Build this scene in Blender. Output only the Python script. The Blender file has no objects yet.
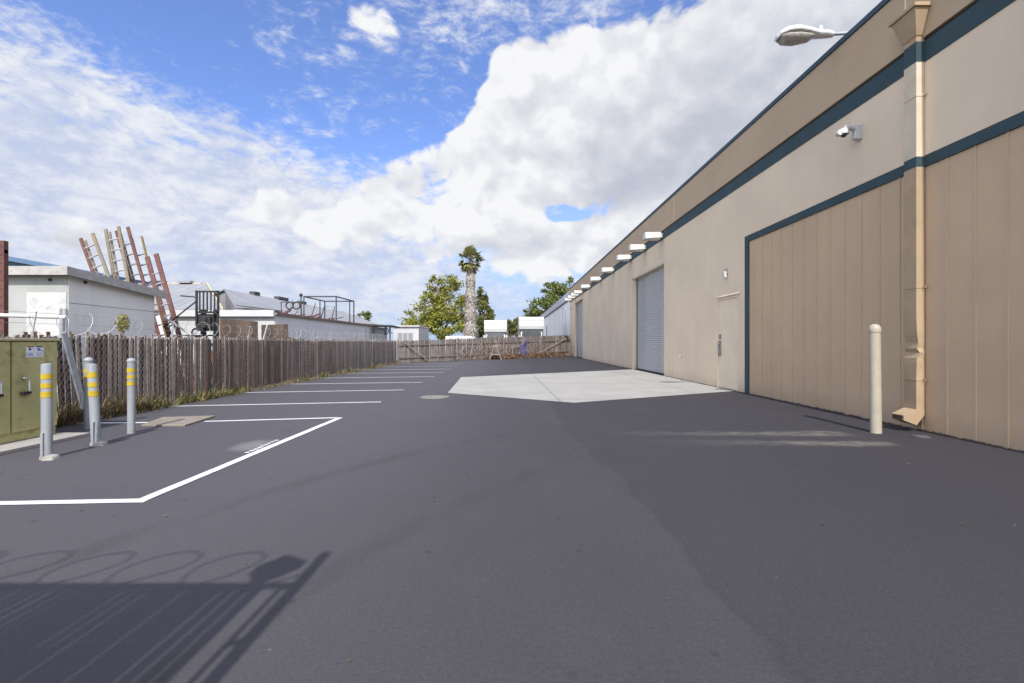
import bpy, math, random
from mathutils import Vector, Matrix
R = random.Random(7)
sc = bpy.context.scene
COL = sc.collection
rad = math.radians
F, CX, CY, H = 480.0, 510.0, 343.0, 1.3

# ------------------------------------------------------------------ helpers
class MB:
    """collects polygons (world coordinates) and links them as one mesh object"""
    def __init__(s): s.v = []; s.f = []; s.m = []
    def poly(s, pts, m=0):
        b = len(s.v); s.v += [tuple(p) for p in pts]; s.f.append(tuple(range(b, b + len(pts)))); s.m.append(m)
    def box(s, x0, y0, z0, x1, y1, z1, m=0, skip=''):
        b = len(s.v)
        s.v += [(x0,y0,z0),(x1,y0,z0),(x1,y1,z0),(x0,y1,z0),(x0,y0,z1),(x1,y0,z1),(x1,y1,z1),(x0,y1,z1)]
        for k, q in (('b',(0,3,2,1)),('t',(4,5,6,7)),('f',(0,1,5,4)),('r',(1,2,6,5)),('k',(2,3,7,6)),('l',(3,0,4,7))):
            if k not in skip:
                s.f.append(tuple(b+i for i in q)); s.m.append(m)
    def hexa(s, p, m=0):
        """8 corner points: bottom 4 (ccw seen from above), top 4"""
        b = len(s.v); s.v += [tuple(q) for q in p]
        for q in ((0,3,2,1),(4,5,6,7),(0,1,5,4),(1,2,6,5),(2,3,7,6),(3,0,4,7)):
            s.f.append(tuple(b+i for i in q)); s.m.append(m)
    def bar(s, a, c, w, t, m=0, up=(0,0,1)):
        """rectangular bar from a to c, w wide (sideways), t thick"""
        a = Vector(a); c = Vector(c); d = (c-a).normalized(); u = Vector(up)
        if abs(d.dot(u)) > .98: u = Vector((0,1,0))
        sx = d.cross(u).normalized()*w/2; sz = d.cross(sx).normalized()*t/2
        s.hexa([a-sx-sz, a+sx-sz, a+sx+sz, a-sx+sz, c-sx-sz, c+sx-sz, c+sx+sz, c-sx+sz], m)
    def tube(s, pts, r, n=8, m=0, cap=True):
        pts = [Vector(p) for p in pts]; k = len(pts)
        rs = r if isinstance(r, (list, tuple)) else [r]*k
        b = len(s.v); ref = None
        for i, p in enumerate(pts):
            d = (pts[min(i+1,k-1)] - pts[max(i-1,0)]).normalized()
            if ref is None:
                ref = Vector((0,0,1)) if abs(d.z) < .9 else Vector((1,0,0))
            x = (ref - d*ref.dot(d)).normalized(); y = d.cross(x); ref = x
            for j in range(n):
                a = 2*math.pi*j/n
                s.v.append(tuple(p + (x*math.cos(a)+y*math.sin(a))*rs[i]))
        for i in range(k-1):
            for j in range(n):
                s.f.append((b+i*n+j, b+i*n+(j+1)%n, b+(i+1)*n+(j+1)%n, b+(i+1)*n+j)); s.m.append(m)
        if cap:
            s.f.append(tuple(b+j for j in reversed(range(n)))); s.m.append(m)
            s.f.append(tuple(b+(k-1)*n+j for j in range(n))); s.m.append(m)
    def lathe(s, prof, c, n=24, m=0, lean=(0,0), ms=None):
        """prof: list of (radius, z); c: base centre; lean shifts x,y per metre of z"""
        b = len(s.v); k = len(prof)
        for r_, z in prof:
            for j in range(n):
                a = 2*math.pi*j/n
                s.v.append((c[0]+r_*math.cos(a)+lean[0]*z, c[1]+r_*math.sin(a)+lean[1]*z, c[2]+z))
        for i in range(k-1):
            for j in range(n):
                s.f.append((b+i*n+j, b+i*n+(j+1)%n, b+(i+1)*n+(j+1)%n, b+(i+1)*n+j)); s.m.append(ms[i] if ms else m)
        s.f.append(tuple(b+(k-1)*n+j for j in range(n))); s.m.append(ms[-1] if ms else m)
        s.f.append(tuple(b+j for j in reversed(range(n)))); s.m.append(ms[0] if ms else m)
    def extr(s, prof, axis, a, c, m=0):
        """closed 2d profile extruded along an axis from a to c"""
        def P(u, v, w):
            return {'y': (u, w, v), 'x': (w, u, v), 'z': (u, v, w)}[axis]
        n = len(prof); b = len(s.v)
        s.v += [P(u, v, a) for u, v in prof] + [P(u, v, c) for u, v in prof]
        for i in range(n):
            s.f.append((b+i, b+(i+1)%n, b+n+(i+1)%n, b+n+i)); s.m.append(m)
        s.f.append(tuple(b+i for i in reversed(range(n)))); s.m.append(m)
        s.f.append(tuple(b+n+i for i in range(n))); s.m.append(m)
    def build(s, name, mats, parent=None, smooth=False, bevel=0, origin=None, fix=True):
        if not isinstance(mats, (list, tuple)): mats = [mats]
        o0 = Vector((0,0,0))
        if parent is not None:
            q = parent
            while q is not None: o0 = o0 + q.location; q = q.parent
        elif origin is not None: o0 = Vector(origin)
        me = bpy.data.meshes.new(name)
        me.from_pydata([(x-o0.x, y-o0.y, z-o0.z) for x, y, z in s.v], [], s.f)
        for mt in mats: me.materials.append(mt)
        me.polygons.foreach_set('material_index', s.m)
        me.update()
        if fix:
            import bmesh
            bm = bmesh.new(); bm.from_mesh(me); bmesh.ops.recalc_face_normals(bm, faces=bm.faces[:]); bm.to_mesh(me); bm.free()
        if smooth:
            me.polygons.foreach_set('use_smooth', [True]*len(me.polygons))
            me.set_sharp_from_angle(angle=rad(38))
        o = bpy.data.objects.new(name, me); COL.objects.link(o)
        if parent is not None: o.parent = parent
        elif origin is not None: o.location = o0
        if bevel:
            b = o.modifiers.new('edge', 'BEVEL'); b.width = bevel; b.segments = 2; b.limit_method = 'ANGLE'; b.angle_limit = rad(40)
        return o

def tag(o, label=None, cat=None, group=None, kind=None):
    if label: o['label'] = label
    if cat: o['category'] = cat
    if group: o['group'] = group
    if kind: o['kind'] = kind
    return o
def thing(name, loc, label, cat, group=None):
    o = bpy.data.objects.new(name, None); COL.objects.link(o); o.location = loc
    o.empty_display_size = .2
    return tag(o, label, cat, group)
def copy_tree(o, parent=None):
    c = o.copy(); COL.objects.link(c)
    if parent is not None: c.parent = parent
    for ch in list(o.children): copy_tree(ch, c)
    return c

# ------------------------------------------------------------------ materials
def nodes_of(m):
    m.use_nodes = True; nt = m.node_tree; nt.nodes.clear(); return nt
class NT:
    """small expression helper over a node tree"""
    def __init__(s, nt): s.nt = nt; s.N = nt.nodes; s.L = nt.links
    def put(s, sock, val):
        if hasattr(val, 'is_output'): s.L.new(val, sock)
        elif isinstance(val, (tuple, list)) and sock.type == 'RGBA': sock.default_value = tuple(val)+((1,) if len(val) == 3 else ())
        else: sock.default_value = val
    def m(s, op, a, b=None, c=None, clamp=False):
        n = s.N.new('ShaderNodeMath'); n.operation = op; n.use_clamp = clamp
        s.put(n.inputs[0], a)
        if b is not None: s.put(n.inputs[1], b)
        if c is not None: s.put(n.inputs[2], c)
        return n.outputs[0]
    def mr(s, v, a, b, c=0., d=1., smooth=True):
        n = s.N.new('ShaderNodeMapRange'); n.interpolation_type = 'SMOOTHSTEP' if smooth else 'LINEAR'
        for i, q in enumerate((v, a, b, c, d)): s.put(n.inputs[i], q)
        return n.outputs[0]
    def mix(s, f, a, b, mode='MIX'):
        n = s.N.new('ShaderNodeMix'); n.data_type = 'RGBA'; n.blend_type = mode
        s.put(n.inputs[0], f); s.put(n.inputs[6], a); s.put(n.inputs[7], b)
        return n.outputs[2]
    def noise(s, vec, scale, detail=4., rough=.5, dist=0.):
        n = s.N.new('ShaderNodeTexNoise'); s.L.new(vec, n.inputs['Vector'])
        n.inputs['Scale'].default_value = scale; n.inputs['Detail'].default_value = detail
        n.inputs['Roughness'].default_value = rough; n.inputs['Distortion'].default_value = dist
        return n.outputs['Fac']
    def scaled(s, vec, sc_):
        n = s.N.new('ShaderNodeMapping'); s.L.new(vec, n.inputs[0]); n.inputs['Scale'].default_value = sc_
        return n.outputs[0]
    def coord(s, k='Object'): return s.N.new('ShaderNodeTexCoord').outputs[k]
    def xyz(s, v):
        n = s.N.new('ShaderNodeSeparateXYZ'); s.L.new(v, n.inputs[0]); return n.outputs
    def island(s): return s.N.new('ShaderNodeNewGeometry').outputs['Random Per Island']
    def finish(s, col, rough, metal=0., bump=None, bstr=.3, bdist=.01, spec=.5, **kw):
        b = s.N.new('ShaderNodeBsdfPrincipled'); o = s.N.new('ShaderNodeOutputMaterial')
        s.put(b.inputs['Base Color'], col); s.put(b.inputs['Roughness'], rough); s.put(b.inputs['Metallic'], metal)
        b.inputs['Specular IOR Level'].default_value = spec
        for k, v in kw.items(): s.put(b.inputs[k], v)
        if bump is not None:
            n = s.N.new('ShaderNodeBump'); n.inputs['Strength'].default_value = bstr; n.inputs['Distance'].default_value = bdist
            s.L.new(bump, n.inputs['Height']); s.L.new(n.outputs[0], b.inputs['Normal'])
        s.L.new(b.outputs[0], o.inputs[0])
        return b

def mat(name, c, rough=.7, metal=0., var=.18, dirt=None, dirt_amt=.35, scale=3., grain=60., bump=.15, streak=False, isl=0., spec=.4, bdist=.004):
    """paint/metal/wood-like surface: base colour, blotches, dirt, fine bump"""
    m = bpy.data.materials.new(name); t = NT(nodes_of(m)); co = t.coord()
    vec = t.scaled(co, (1,1,.12)) if streak else co
    n1 = t.noise(vec, scale, 6, .6); n2 = t.noise(co, grain, 3, .6)
    lo = tuple(x*(1-var) for x in c); hi = tuple(min(1, x*(1+var)) for x in c)
    col = t.mix(t.mr(n1, .3, .7), lo, hi)
    col = t.mix(t.m('MULTIPLY', t.mr(n2, .35, .65), .25), col, tuple(x*.8 for x in c))
    if dirt:
        nd = t.noise(vec, scale*1.7, 8, .68, .4)
        col = t.mix(t.m('MULTIPLY', t.mr(nd, .52, .72), dirt_amt), col, dirt)
    if isl:
        k = t.mr(t.island(), 0, 1, 1-isl, 1+isl, False)
        v = t.N.new('ShaderNodeVectorMath'); v.operation = 'SCALE'; t.put(v.inputs[0], col); t.put(v.inputs[3], k); col = v.outputs[0]
    r = t.mr(n2, .3, .7, rough*.9, min(1, rough*1.08))
    t.finish(col, r, metal, n2, bump, bdist, spec)
    return m

def lin(r, g, b):
    f = lambda x: (x/255/12.92) if x <= 10 else ((x/255+.055)/1.055)**2.4
    return (f(r), f(g), f(b))

TAN = (.67,.545,.40); BRN = (.445,.335,.225); TEAL = (.028,.056,.066)
def wall_mat(name, c, scale=.6, amt=.17, dirt=(.3,.26,.2)):
    m = bpy.data.materials.new(name); t = NT(nodes_of(m)); co = t.coord()
    big = t.noise(co, scale, 5, .6); fine = t.noise(co, 55, 4, .65); vfine = t.noise(co, 190, 2, .6)
    st = t.noise(t.scaled(co, (1,1.6,.06)), 2.2, 7, .65)
    col = t.mix(t.mr(big, .3, .7), tuple(x*.94 for x in c), tuple(min(1,x*1.05) for x in c))
    col = t.mix(t.m('MULTIPLY', t.mr(st, .5, .75), amt), col, tuple(a*.6+b*.4 for a, b in zip(dirt, c)))
    col = t.mix(t.m('MULTIPLY', t.mr(fine, .4, .7), .12), col, tuple(x*.7 for x in c))
    z = t.xyz(co)[2]                     # splash dirt at the foot of the wall
    foot = t.m('MULTIPLY', t.mr(t.m('ADD', z, t.m('MULTIPLY', t.noise(co, 5, 5, .7), .35)), .1, .6, 1, 0), .36)
    col = t.mix(foot, col, dirt)
    tar = t.mr(t.m('SUBTRACT', z, t.m('ADD', t.m('MULTIPLY', t.noise(co, 7, 6, .75), .12), -.035)), -.008, .008, 1, 0)
    col = t.mix(t.m('MULTIPLY', tar, .9), col, (.03,.029,.033))
    h = t.m('ADD', t.m('MULTIPLY', fine, .6), t.m('MULTIPLY', vfine, .4))
    t.finish(col, .88, 0, h, .35, .006, .25)
    return m
M = {}
M['stucco'] = wall_mat('stucco_beige', TAN)
M['parapet'] = wall_mat('stucco_brown', BRN, .5, .1, (.2,.16,.13))
M['siding'] = wall_mat('siding_brown', (.50,.365,.24), .7, .12, (.22,.17,.13))
M['teal'] = mat('teal_paint', TEAL, .75, var=.1, scale=2, bump=.1)
M['capblue'] = mat('coping_blue', (.035,.06,.085), .6, var=.1)
M['dsbrown'] = mat('downspout_brown', (.39,.29,.19), .9, var=.08, dirt=(.25,.18,.12), dirt_amt=.3, spec=.1)
M['dstan'] = mat('downspout_tan', (.56,.48,.365), .9, var=.08, dirt=(.3,.25,.18), dirt_amt=.25, spec=.1)
M['doorpaint'] = mat('door_beige', (.70,.575,.43), .75, var=.05, dirt=(.45,.38,.29), dirt_amt=.2, scale=1.5, spec=.15)
M['roller'] = mat('roller_steel', (.45,.445,.44), .6, metal=.1, var=.1, dirt=(.2,.2,.2), dirt_amt=.3, scale=.8, streak=True)
M['chrome'] = mat('brushed_steel', (.33,.32,.31), .35, metal=.7, var=.25, scale=14)
M['white'] = mat('white_enamel', (.52,.52,.505), .45, var=.05, dirt=(.45,.42,.36), dirt_amt=.25, scale=5)
M['white2'] = mat('white_painted_metal', (.50,.505,.51), .55, var=.06, dirt=(.4,.36,.3), dirt_amt=.35, scale=2.)
M['lens'] = mat('lamp_lens', (.36,.34,.30), .25, var=.25, scale=18, spec=.6)
M['black'] = mat('black_rubber', (.025,.025,.028), .6, var=.2)
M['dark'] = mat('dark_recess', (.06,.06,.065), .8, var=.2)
M['galv'] = mat('galvanized_steel', (.34,.36,.385), .5, metal=.3, var=.16, dirt=(.3,.3,.3), dirt_amt=.5, scale=9)
M['galvp'] = mat('bollard_grey', (.31,.335,.36), .55, metal=.1, var=.14, dirt=(.19,.185,.18), dirt_amt=.7, scale=9, streak=True)
M['yellow'] = mat('yellow_tape', (.50,.36,.02), .5, var=.12, dirt=(.36,.32,.22), dirt_amt=.6, scale=20)
M['cream'] = mat('bollard_cream', (.39,.35,.275), .5, var=.06, dirt=(.28,.235,.17), dirt_amt=.4, scale=4)
M['green'] = mat('cabinet_green', (.47,.445,.20), .6, var=.16, dirt=(.19,.165,.07), dirt_amt=.75, scale=3.2)
M['conc'] = mat('concrete', (.34,.325,.30), .9, var=.1, dirt=(.25,.24,.22), dirt_amt=.4, scale=2.5, bump=.4)
M['slat'] = mat('wood_slat', (.225,.145,.10), .85, var=.2, dirt=(.07,.055,.05), dirt_amt=.5, scale=5, isl=.45, bump=.3)
M['slat2'] = mat('pale_wood_slat', (.40,.315,.24), .85, var=.2, dirt=(.16,.13,.1), dirt_amt=.45, scale=6, isl=.4, bump=.3)
M['board2'] = mat('paler_old_board', (.215,.185,.165), .9, var=.2, dirt=(.12,.1,.09), dirt_amt=.5, scale=5, isl=.35, bump=.3)
M['slat3'] = mat('dark_slat_gap_shade', (.085,.058,.045), .9, var=.25, isl=.3, scale=5)  # dark slats; alternate near ones stand in for shaded gaps
M['board'] = mat('old_board', (.165,.143,.13), .9, var=.2, dirt=(.15,.12,.1), dirt_amt=.5, scale=5, isl=.35, bump=.3)
M['plywood'] = mat('weathered_plywood', (.29,.205,.14), .85, var=.25, dirt=(.1,.08,.06), dirt_amt=.5, scale=3, streak=True, isl=.2)
M['wire'] = mat('wire_steel', (.42,.42,.42), .5, metal=.4, var=.2)
M['shed'] = mat('shed_paint', (.72,.72,.70), .75, var=.07, dirt=(.36,.36,.35), dirt_amt=.4, scale=1.6, streak=True)
M['shedfront'] = mat('shed_front_greygreen', (.34,.355,.34), .75, var=.08, dirt=(.34,.34,.31), dirt_amt=.4, scale=2.)
M['patch'] = mat('repainted_patch', (.50,.50,.495), .75, var=.08, dirt=(.30,.30,.295), dirt_amt=.8, scale=2.4)
M['fascia'] = mat('weathered_fascia', (.37,.36,.345), .8, var=.15, dirt=(.28,.2,.15), dirt_amt=.6, scale=6)
M['blueroof'] = mat('blue_roof', (.085,.15,.24), .6, var=.12)
M['rust'] = mat('rusty_steel', (.125,.052,.042), .7, var=.25, dirt=(.08,.03,.02), dirt_amt=.6, scale=9)
M['fibre_red'] = mat('red_fibreglass', (.13,.058,.048), .7, var=.2, dirt=(.2,.1,.08), dirt_amt=.5, scale=6)
M['fibre_tan'] = mat('tan_fibreglass', (.20,.17,.12), .7, var=.15, dirt=(.25,.2,.12), dirt_amt=.5, scale=6)
M['fibre_yel'] = mat('yellow_fibreglass', (.20,.145,.05), .7, var=.15, dirt=(.2,.15,.06), dirt_amt=.5, scale=6)
M['alu'] = mat('aluminium', (.5,.5,.5), .4, metal=.6, var=.1)
M['bldg'] = mat('white_block_wall', (.46,.465,.465), .85, var=.07, dirt=(.45,.45,.45), dirt_amt=.35, scale=1.2, streak=True)
M['bldgside'] = mat('grey_block_wall', (.62,.63,.65), .85, var=.07, dirt=(.42,.43,.45), dirt_amt=.35, scale=1.2, streak=True)
M['roofgrey'] = mat('grey_metal_roof', (.245,.25,.265), .6, var=.1, dirt=(.19,.185,.185), dirt_amt=.5, scale=.8)
M['creamtrim'] = mat('cream_trim', (.46,.40,.26), .7, var=.06)
M['pinkwall'] = mat('lavender_fascia', (.5,.5,.56), .8, var=.06)
M['nwhite'] = mat('white_wall', (.78,.79,.80), .85, var=.05, dirt=(.55,.55,.56), dirt_amt=.3, scale=.6, streak=True)
M['rv'] = mat('motorhome_white', (.52,.52,.52), .35, var=.03, dirt=(.6,.58,.54), dirt_amt=.2, scale=1)
M['glass'] = mat('dark_glass', (.035,.045,.05), .25, var=.3, scale=1.2, spec=.35)
M['shutter'] = mat('grey_shutter', (.40,.42,.45), .7, var=.08)
M['tarp'] = mat('blue_tarp', (.13,.125,.24), .6, var=.2, scale=5)
M['straw'] = mat('dry_brush', (.34,.25,.19), .9, var=.2, isl=.4)
M['bark'] = mat('bark', (.16,.125,.095), .95, var=.25, scale=6, bump=.6, bdist=.03)
M['palmskirt'] = mat('dead_palm_frond', (.30,.268,.24), .95, var=.12, scale=3, isl=.42)
M['iron'] = mat('cast_iron', (.20,.19,.175), .7, var=.2, dirt=(.3,.27,.22), dirt_amt=.5, scale=12)
M['vault'] = mat('vault_lid', (.23,.20,.165), .85, var=.12, dirt=(.2,.18,.15), dirt_amt=.4, scale=6)
M['sticker'] = mat('label_white', (.75,.77,.82), .5, var=.04)
M['ink'] = mat('label_black', (.03,.03,.04), .5, var=.1)
M['inkred'] = mat('label_red', (.28,.03,.04), .5, var=.1)
M['inkblue'] = mat('label_blue', (.08,.18,.42), .5, var=.1)

def leaf_mat(name, cols, rough=.6, trans=.25):
    m = bpy.data.materials.new(name); t = NT(nodes_of(m))
    r = t.N.new('ShaderNodeValToRGB'); t.L.new(t.island(), r.inputs[0])
    el = r.color_ramp.elements
    for i, c in enumerate(cols):
        p = i/(len(cols)-1)
        e = el[i] if i < 2 else el.new(p)
        e.position = p; e.color = tuple(c)+(1,)
    b = t.finish(r.outputs[0], rough, 0, spec=.3)
    tr = t.N.new('ShaderNodeBsdfTranslucent'); t.L.new(r.outputs[0], tr.inputs[0])
    mx = t.N.new('ShaderNodeMixShader'); mx.inputs[0].default_value = trans
    out = [n for n in t.N if n.type == 'OUTPUT_MATERIAL'][0]
    t.L.new(b.outputs[0], mx.inputs[1]); t.L.new(tr.outputs[0], mx.inputs[2]); t.L.new(mx.outputs[0], out.inputs[0])
    return m
M['leafy'] = leaf_mat('yellow_green_leaves', [(.05,.07,.014),(.13,.16,.022),(.27,.27,.035),(.42,.37,.07)])
M['leafo'] = leaf_mat('olive_leaves', [(.05,.075,.02),(.10,.125,.03),(.17,.17,.045),(.24,.19,.07)])
M['leafd'] = leaf_mat('dark_green_leaves', [(.04,.07,.02),(.08,.12,.03),(.14,.17,.045),(.22,.21,.05)])
M['palmleaf'] = leaf_mat('palm_leaves', [(.08,.10,.03),(.16,.18,.055),(.27,.26,.10),(.42,.35,.20)], .5)
M['weed'] = leaf_mat('weeds', [(.08,.085,.03),(.17,.135,.07),(.26,.20,.12),(.34,.27,.18)])
M['weedg'] = leaf_mat('green_weeds', [(.06,.085,.02),(.12,.135,.035),(.20,.185,.06),(.25,.19,.10)])
M['plant'] = leaf_mat('yellow_plant', [(.14,.15,.03),(.28,.26,.07),(.38,.34,.12)])
M['litter'] = leaf_mat('leaf_litter_brown', [(.05,.035,.02),(.14,.10,.05),(.25,.22,.17)])

# ------------------------------------------------------------------ ground
def ground_mat():
    m = bpy.data.materials.new('dry_ground'); t = NT(nodes_of(m)); co = t.coord()
    a = t.noise(co, .15, 6, .6); b = t.noise(co, 6, 5, .7)
    col = t.mix(t.mr(a, .35, .65), (.20,.17,.13), (.13,.12,.085)); col = t.mix(t.m('MULTIPLY', b, .4), col, (.26,.23,.19))
    t.finish(col, .95, 0, b, .5, .03, .2); return m
def asphalt_mat():
    m = bpy.data.materials.new('asphalt'); t = NT(nodes_of(m)); co = t.coord(); x, y, z = t.xyz(co)
    big = t.noise(co, .35, 5, .55); mid = t.noise(co, 2.6, 6, .65); fine = t.noise(co, 120, 3, .7); agg = t.noise(co, 320, 2, .7)
    sweep = t.noise(t.scaled(co, (1,.18,1)), 1.6, 6, .6)
    c = t.mix(t.mr(big, .3, .7), (.049,.0475,.0545), (.059,.057,.065))
    c = t.mix(t.m('MULTIPLY', t.mr(mid, .45, .75), .42), c, (.069,.066,.073))
    c = t.mix(t.m('MULTIPLY', t.mr(sweep, .5, .75), .22), c, (.048,.046,.052))
    c = t.mix(t.m('MULTIPLY', t.mr(t.m('ADD', x, t.m('MULTIPLY', t.m('SUBTRACT', big, .5), 2.5)), .6, -2.6), .75), c, (.098,.095,.105))
    # the newer, darker sealed strip on the right: its wandering edge
    edge = t.m('ADD', x, t.m('MULTIPLY', t.m('SUBTRACT', t.noise(t.scaled(co, (1,1,1)), .8, 7, .65), .5), .55))
    edge = t.m('SUBTRACT', edge, t.m('MULTIPLY', t.m('SINE', t.m('MULTIPLY', y, .55)), .12))
    seal = t.mr(edge, .90, 1.06)
    c = t.mix(t.m('MULTIPLY', seal, .42), c, (.035,.0345,.041))
    lip = t.m('MULTIPLY', t.mr(t.m('ABSOLUTE', t.m('SUBTRACT', edge, .98)), 0, .05, 1, 0), .3)
    c = t.mix(t.m('MULTIPLY', t.mr(t.m('ADD', x, t.m('MULTIPLY', t.m('SUBTRACT', big, .5), 1.5)), .6, 4.2), .5), c, (.036,.035,.040))  # gradual darkening toward the wall paints in the lesser skylight there
    c = t.mix(lip, c, (.03,.03,.034))
    # faint tyre arcs and old oil drips
    vo = t.N.new('ShaderNodeTexVoronoi'); vo.inputs['Scale'].default_value = .42; t.L.new(co, vo.inputs['Vector'])
    oil = t.mr(t.m('ADD', vo.outputs['Distance'], t.m('MULTIPLY', t.m('SUBTRACT', mid, .5), .25)), .03, .16, 1, 0)
    c = t.mix(t.m('MULTIPLY', oil, .35), c, (.030,.029,.032))
    rr_ = t.m('SQRT', t.m('ADD', t.m('POWER', t.m('SUBTRACT', x, 7.5), 2.), t.m('POWER', t.m('SUBTRACT', y, -1.), 2.)))
    arc = t.m('MAXIMUM', t.mr(t.m('ABSOLUTE', t.m('SUBTRACT', rr_, 9.3)), .04, .16, 1, 0), t.mr(t.m('ABSOLUTE', t.m('SUBTRACT', rr_, 10.9)), .04, .16, 1, 0))
    c = t.mix(t.m('MULTIPLY', t.m('MULTIPLY', arc, t.mr(sweep, .4, .65)), .32), c, (.036,.035,.039))
    # hairline cracks
    vc = t.N.new('ShaderNodeTexVoronoi'); vc.feature = 'DISTANCE_TO_EDGE'; vc.inputs['Scale'].default_value = .33
    wv = t.N.new('ShaderNodeVectorMath'); wv.operation = 'MULTIPLY_ADD'; nn = t.N.new('ShaderNodeTexNoise'); nn.inputs['Scale'].default_value = 1.3; nn.inputs['Detail'].default_value = 8; t.L.new(co, nn.inputs['Vector'])
    t.L.new(nn.outputs['Color'], wv.inputs[0]); wv.inputs[1].default_value = (.9,.9,0); t.L.new(co, wv.inputs[2]); t.L.new(wv.outputs[0], vc.inputs['Vector'])
    crk = t.m('MULTIPLY', t.mr(vc.outputs['Distance'], .0012, .004, 1, 0), t.mr(big, .5, .62))
    c = t.mix(t.m('MULTIPLY', crk, .35), c, (.022,.021,.024))
    # pale reflected sunlight beside the cream bollard, painted into the colour
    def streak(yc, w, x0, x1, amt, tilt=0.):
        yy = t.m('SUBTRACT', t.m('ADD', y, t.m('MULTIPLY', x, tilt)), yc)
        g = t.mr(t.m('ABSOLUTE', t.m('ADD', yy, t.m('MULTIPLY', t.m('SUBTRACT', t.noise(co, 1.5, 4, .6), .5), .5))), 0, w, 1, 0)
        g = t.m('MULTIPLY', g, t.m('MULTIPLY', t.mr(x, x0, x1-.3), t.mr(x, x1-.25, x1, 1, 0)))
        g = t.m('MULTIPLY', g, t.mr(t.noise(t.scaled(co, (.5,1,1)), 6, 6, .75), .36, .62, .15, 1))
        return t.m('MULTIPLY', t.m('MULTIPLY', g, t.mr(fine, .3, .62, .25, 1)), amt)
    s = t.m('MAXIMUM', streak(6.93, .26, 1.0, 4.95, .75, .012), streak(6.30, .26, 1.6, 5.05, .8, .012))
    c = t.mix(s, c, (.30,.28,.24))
    # overspray beside the long white line
    ov = t.mr(t.m('ADD', t.m('ADD', t.m('POWER', t.m('DIVIDE', t.m('SUBTRACT', x, -3.28), .24), 2.), t.m('POWER', t.m('DIVIDE', t.m('SUBTRACT', y, 6.1), .42), 2.)), t.m('MULTIPLY', t.m('SUBTRACT', mid, .5), 1.4)), 0, 1.1, 1, 0)
    c = t.mix(t.m('MULTIPLY', ov, .42), c, (.32,.32,.32))
    # pale grit and dark specks
    sp = t.N.new('ShaderNodeTexVoronoi'); sp.inputs['Scale'].default_value = 7; t.L.new(co, sp.inputs['Vector'])
    spot = t.m('MULTIPLY', t.mr(sp.outputs['Distance'], .02, .07, 1, 0), t.mr(t.noise(co, 1.1, 2), .5, .6))
    c = t.mix(t.m('MULTIPLY', spot, .6), c, (.2,.19,.17))
    sp2 = t.N.new('ShaderNodeTexVoronoi'); sp2.inputs['Scale'].default_value = 3.1; t.L.new(co, sp2.inputs['Vector'])
    c = t.mix(t.m('MULTIPLY', t.mr(sp2.outputs['Distance'], .02, .10, 1, 0), .55), c, (.03,.03,.033))
    # grains of stone in the binder
    c = t.mix(t.m('MULTIPLY', t.mr(agg, .52, .70), .55), c, (.13,.124,.125))
    c = t.mix(t.m('MULTIPLY', t.mr(fine, .5, .3), .5), c, (.030,.029,.033))
    gr = t.noise(co, 45, 4, .75)
    c = t.mix(t.m('MULTIPLY', t.mr(gr, .5, .7), .32), c, (.09,.086,.092)); c = t.mix(t.m('MULTIPLY', t.mr(gr, .5, .32), .32), c, (.033,.032,.037))
    h = t.m('ADD', t.m('MULTIPLY', fine, .6), t.m('MULTIPLY', agg, .4))
    t.finish(c, t.mr(mid, .3, .7, .76, .92), 0, h, .55, .006, .12)
    return m
def pad_mat():
    m = bpy.data.materials.new('pale_concrete_pad'); t = NT(nodes_of(m)); co = t.coord(); x, y, z = t.xyz(co)
    a = t.noise(co, .7, 6, .65); b = t.noise(co, 5, 6, .7); f = t.noise(co, 90, 3, .6)
    c = t.mix(t.mr(a, .3, .7), (.29,.283,.262), (.345,.336,.315))
    c = t.mix(t.m('MULTIPLY', t.mr(b, .5, .72), .4), c, (.225,.215,.195))
    c = t.mix(t.m('MULTIPLY', t.mr(t.noise(t.scaled(co, (.25,1,1)), 1.4, 7, .7), .55, .72), .35), c, (.19,.18,.165))
    jx = t.m('ABSOLUTE', t.m('SUBTRACT', t.m('FRACT', t.m('DIVIDE', t.m('ADD', x, t.m('MULTIPLY', y, .02)), 3.7)), .36))
    jy = t.m('ABSOLUTE', t.m('SUBTRACT', t.m('FRACT', t.m('DIVIDE', y, 4.6)), .4))
    j = t.m('MAXIMUM', t.mr(jx, .002, .006, 1, 0), t.mr(jy, .002, .006, 1, 0))
    c = t.mix(t.m('MULTIPLY', j, .7), c, (.14,.135,.125))
    t.finish(c, .9, 0, t.m('SUBTRACT', f, j), .4, .008, .25); return m
def paint_mat():
    m = bpy.data.materials.new('road_paint'); t = NT(nodes_of(m)); co = t.coord()
    n = t.noise(co, 45, 6, .75); b = t.noise(co, 3, 4)
    c = t.mix(t.mr(b, .3, .7), (.56,.56,.58), (.66,.66,.67))
    worn = t.m('MAXIMUM', t.m('MULTIPLY', t.mr(n, .57, .72), .6), t.m('MULTIPLY', t.mr(t.noise(co, 170, 3, .7), .56, .7), .5))
    c = t.mix(worn, c, (.2,.2,.21))
    t.finish(c, .75, 0, n, .3, .004, .3); return m
def sheet(name, pts, z, m, thick=0):
    b = MB(); 
    if thick:
        b.poly([(x, y, z) for x, y in pts])
        n = len(pts)
        for i in range(n):
            (xa, ya), (xb, yb) = pts[i], pts[(i+1) % n]
            b.poly([(xa, ya, z-thick), (xb, yb, z-thick), (xb, yb, z), (xa, ya, z)])
    else: b.poly([(x, y, z) for x, y in pts])
    return b.build(name, m, fix=bool(thick))
tag(sheet('ground', [(-3000,-3000),(3000,-3000),(3000,3000),(-3000,3000)], -.02, ground_mat()), kind='structure')
tag(sheet('asphalt_lot', [(-7.12,-14),(6.06,-14),(6.06,48.35),(-7.12,30.35)], 0, asphalt_mat()), kind='structure')
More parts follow.
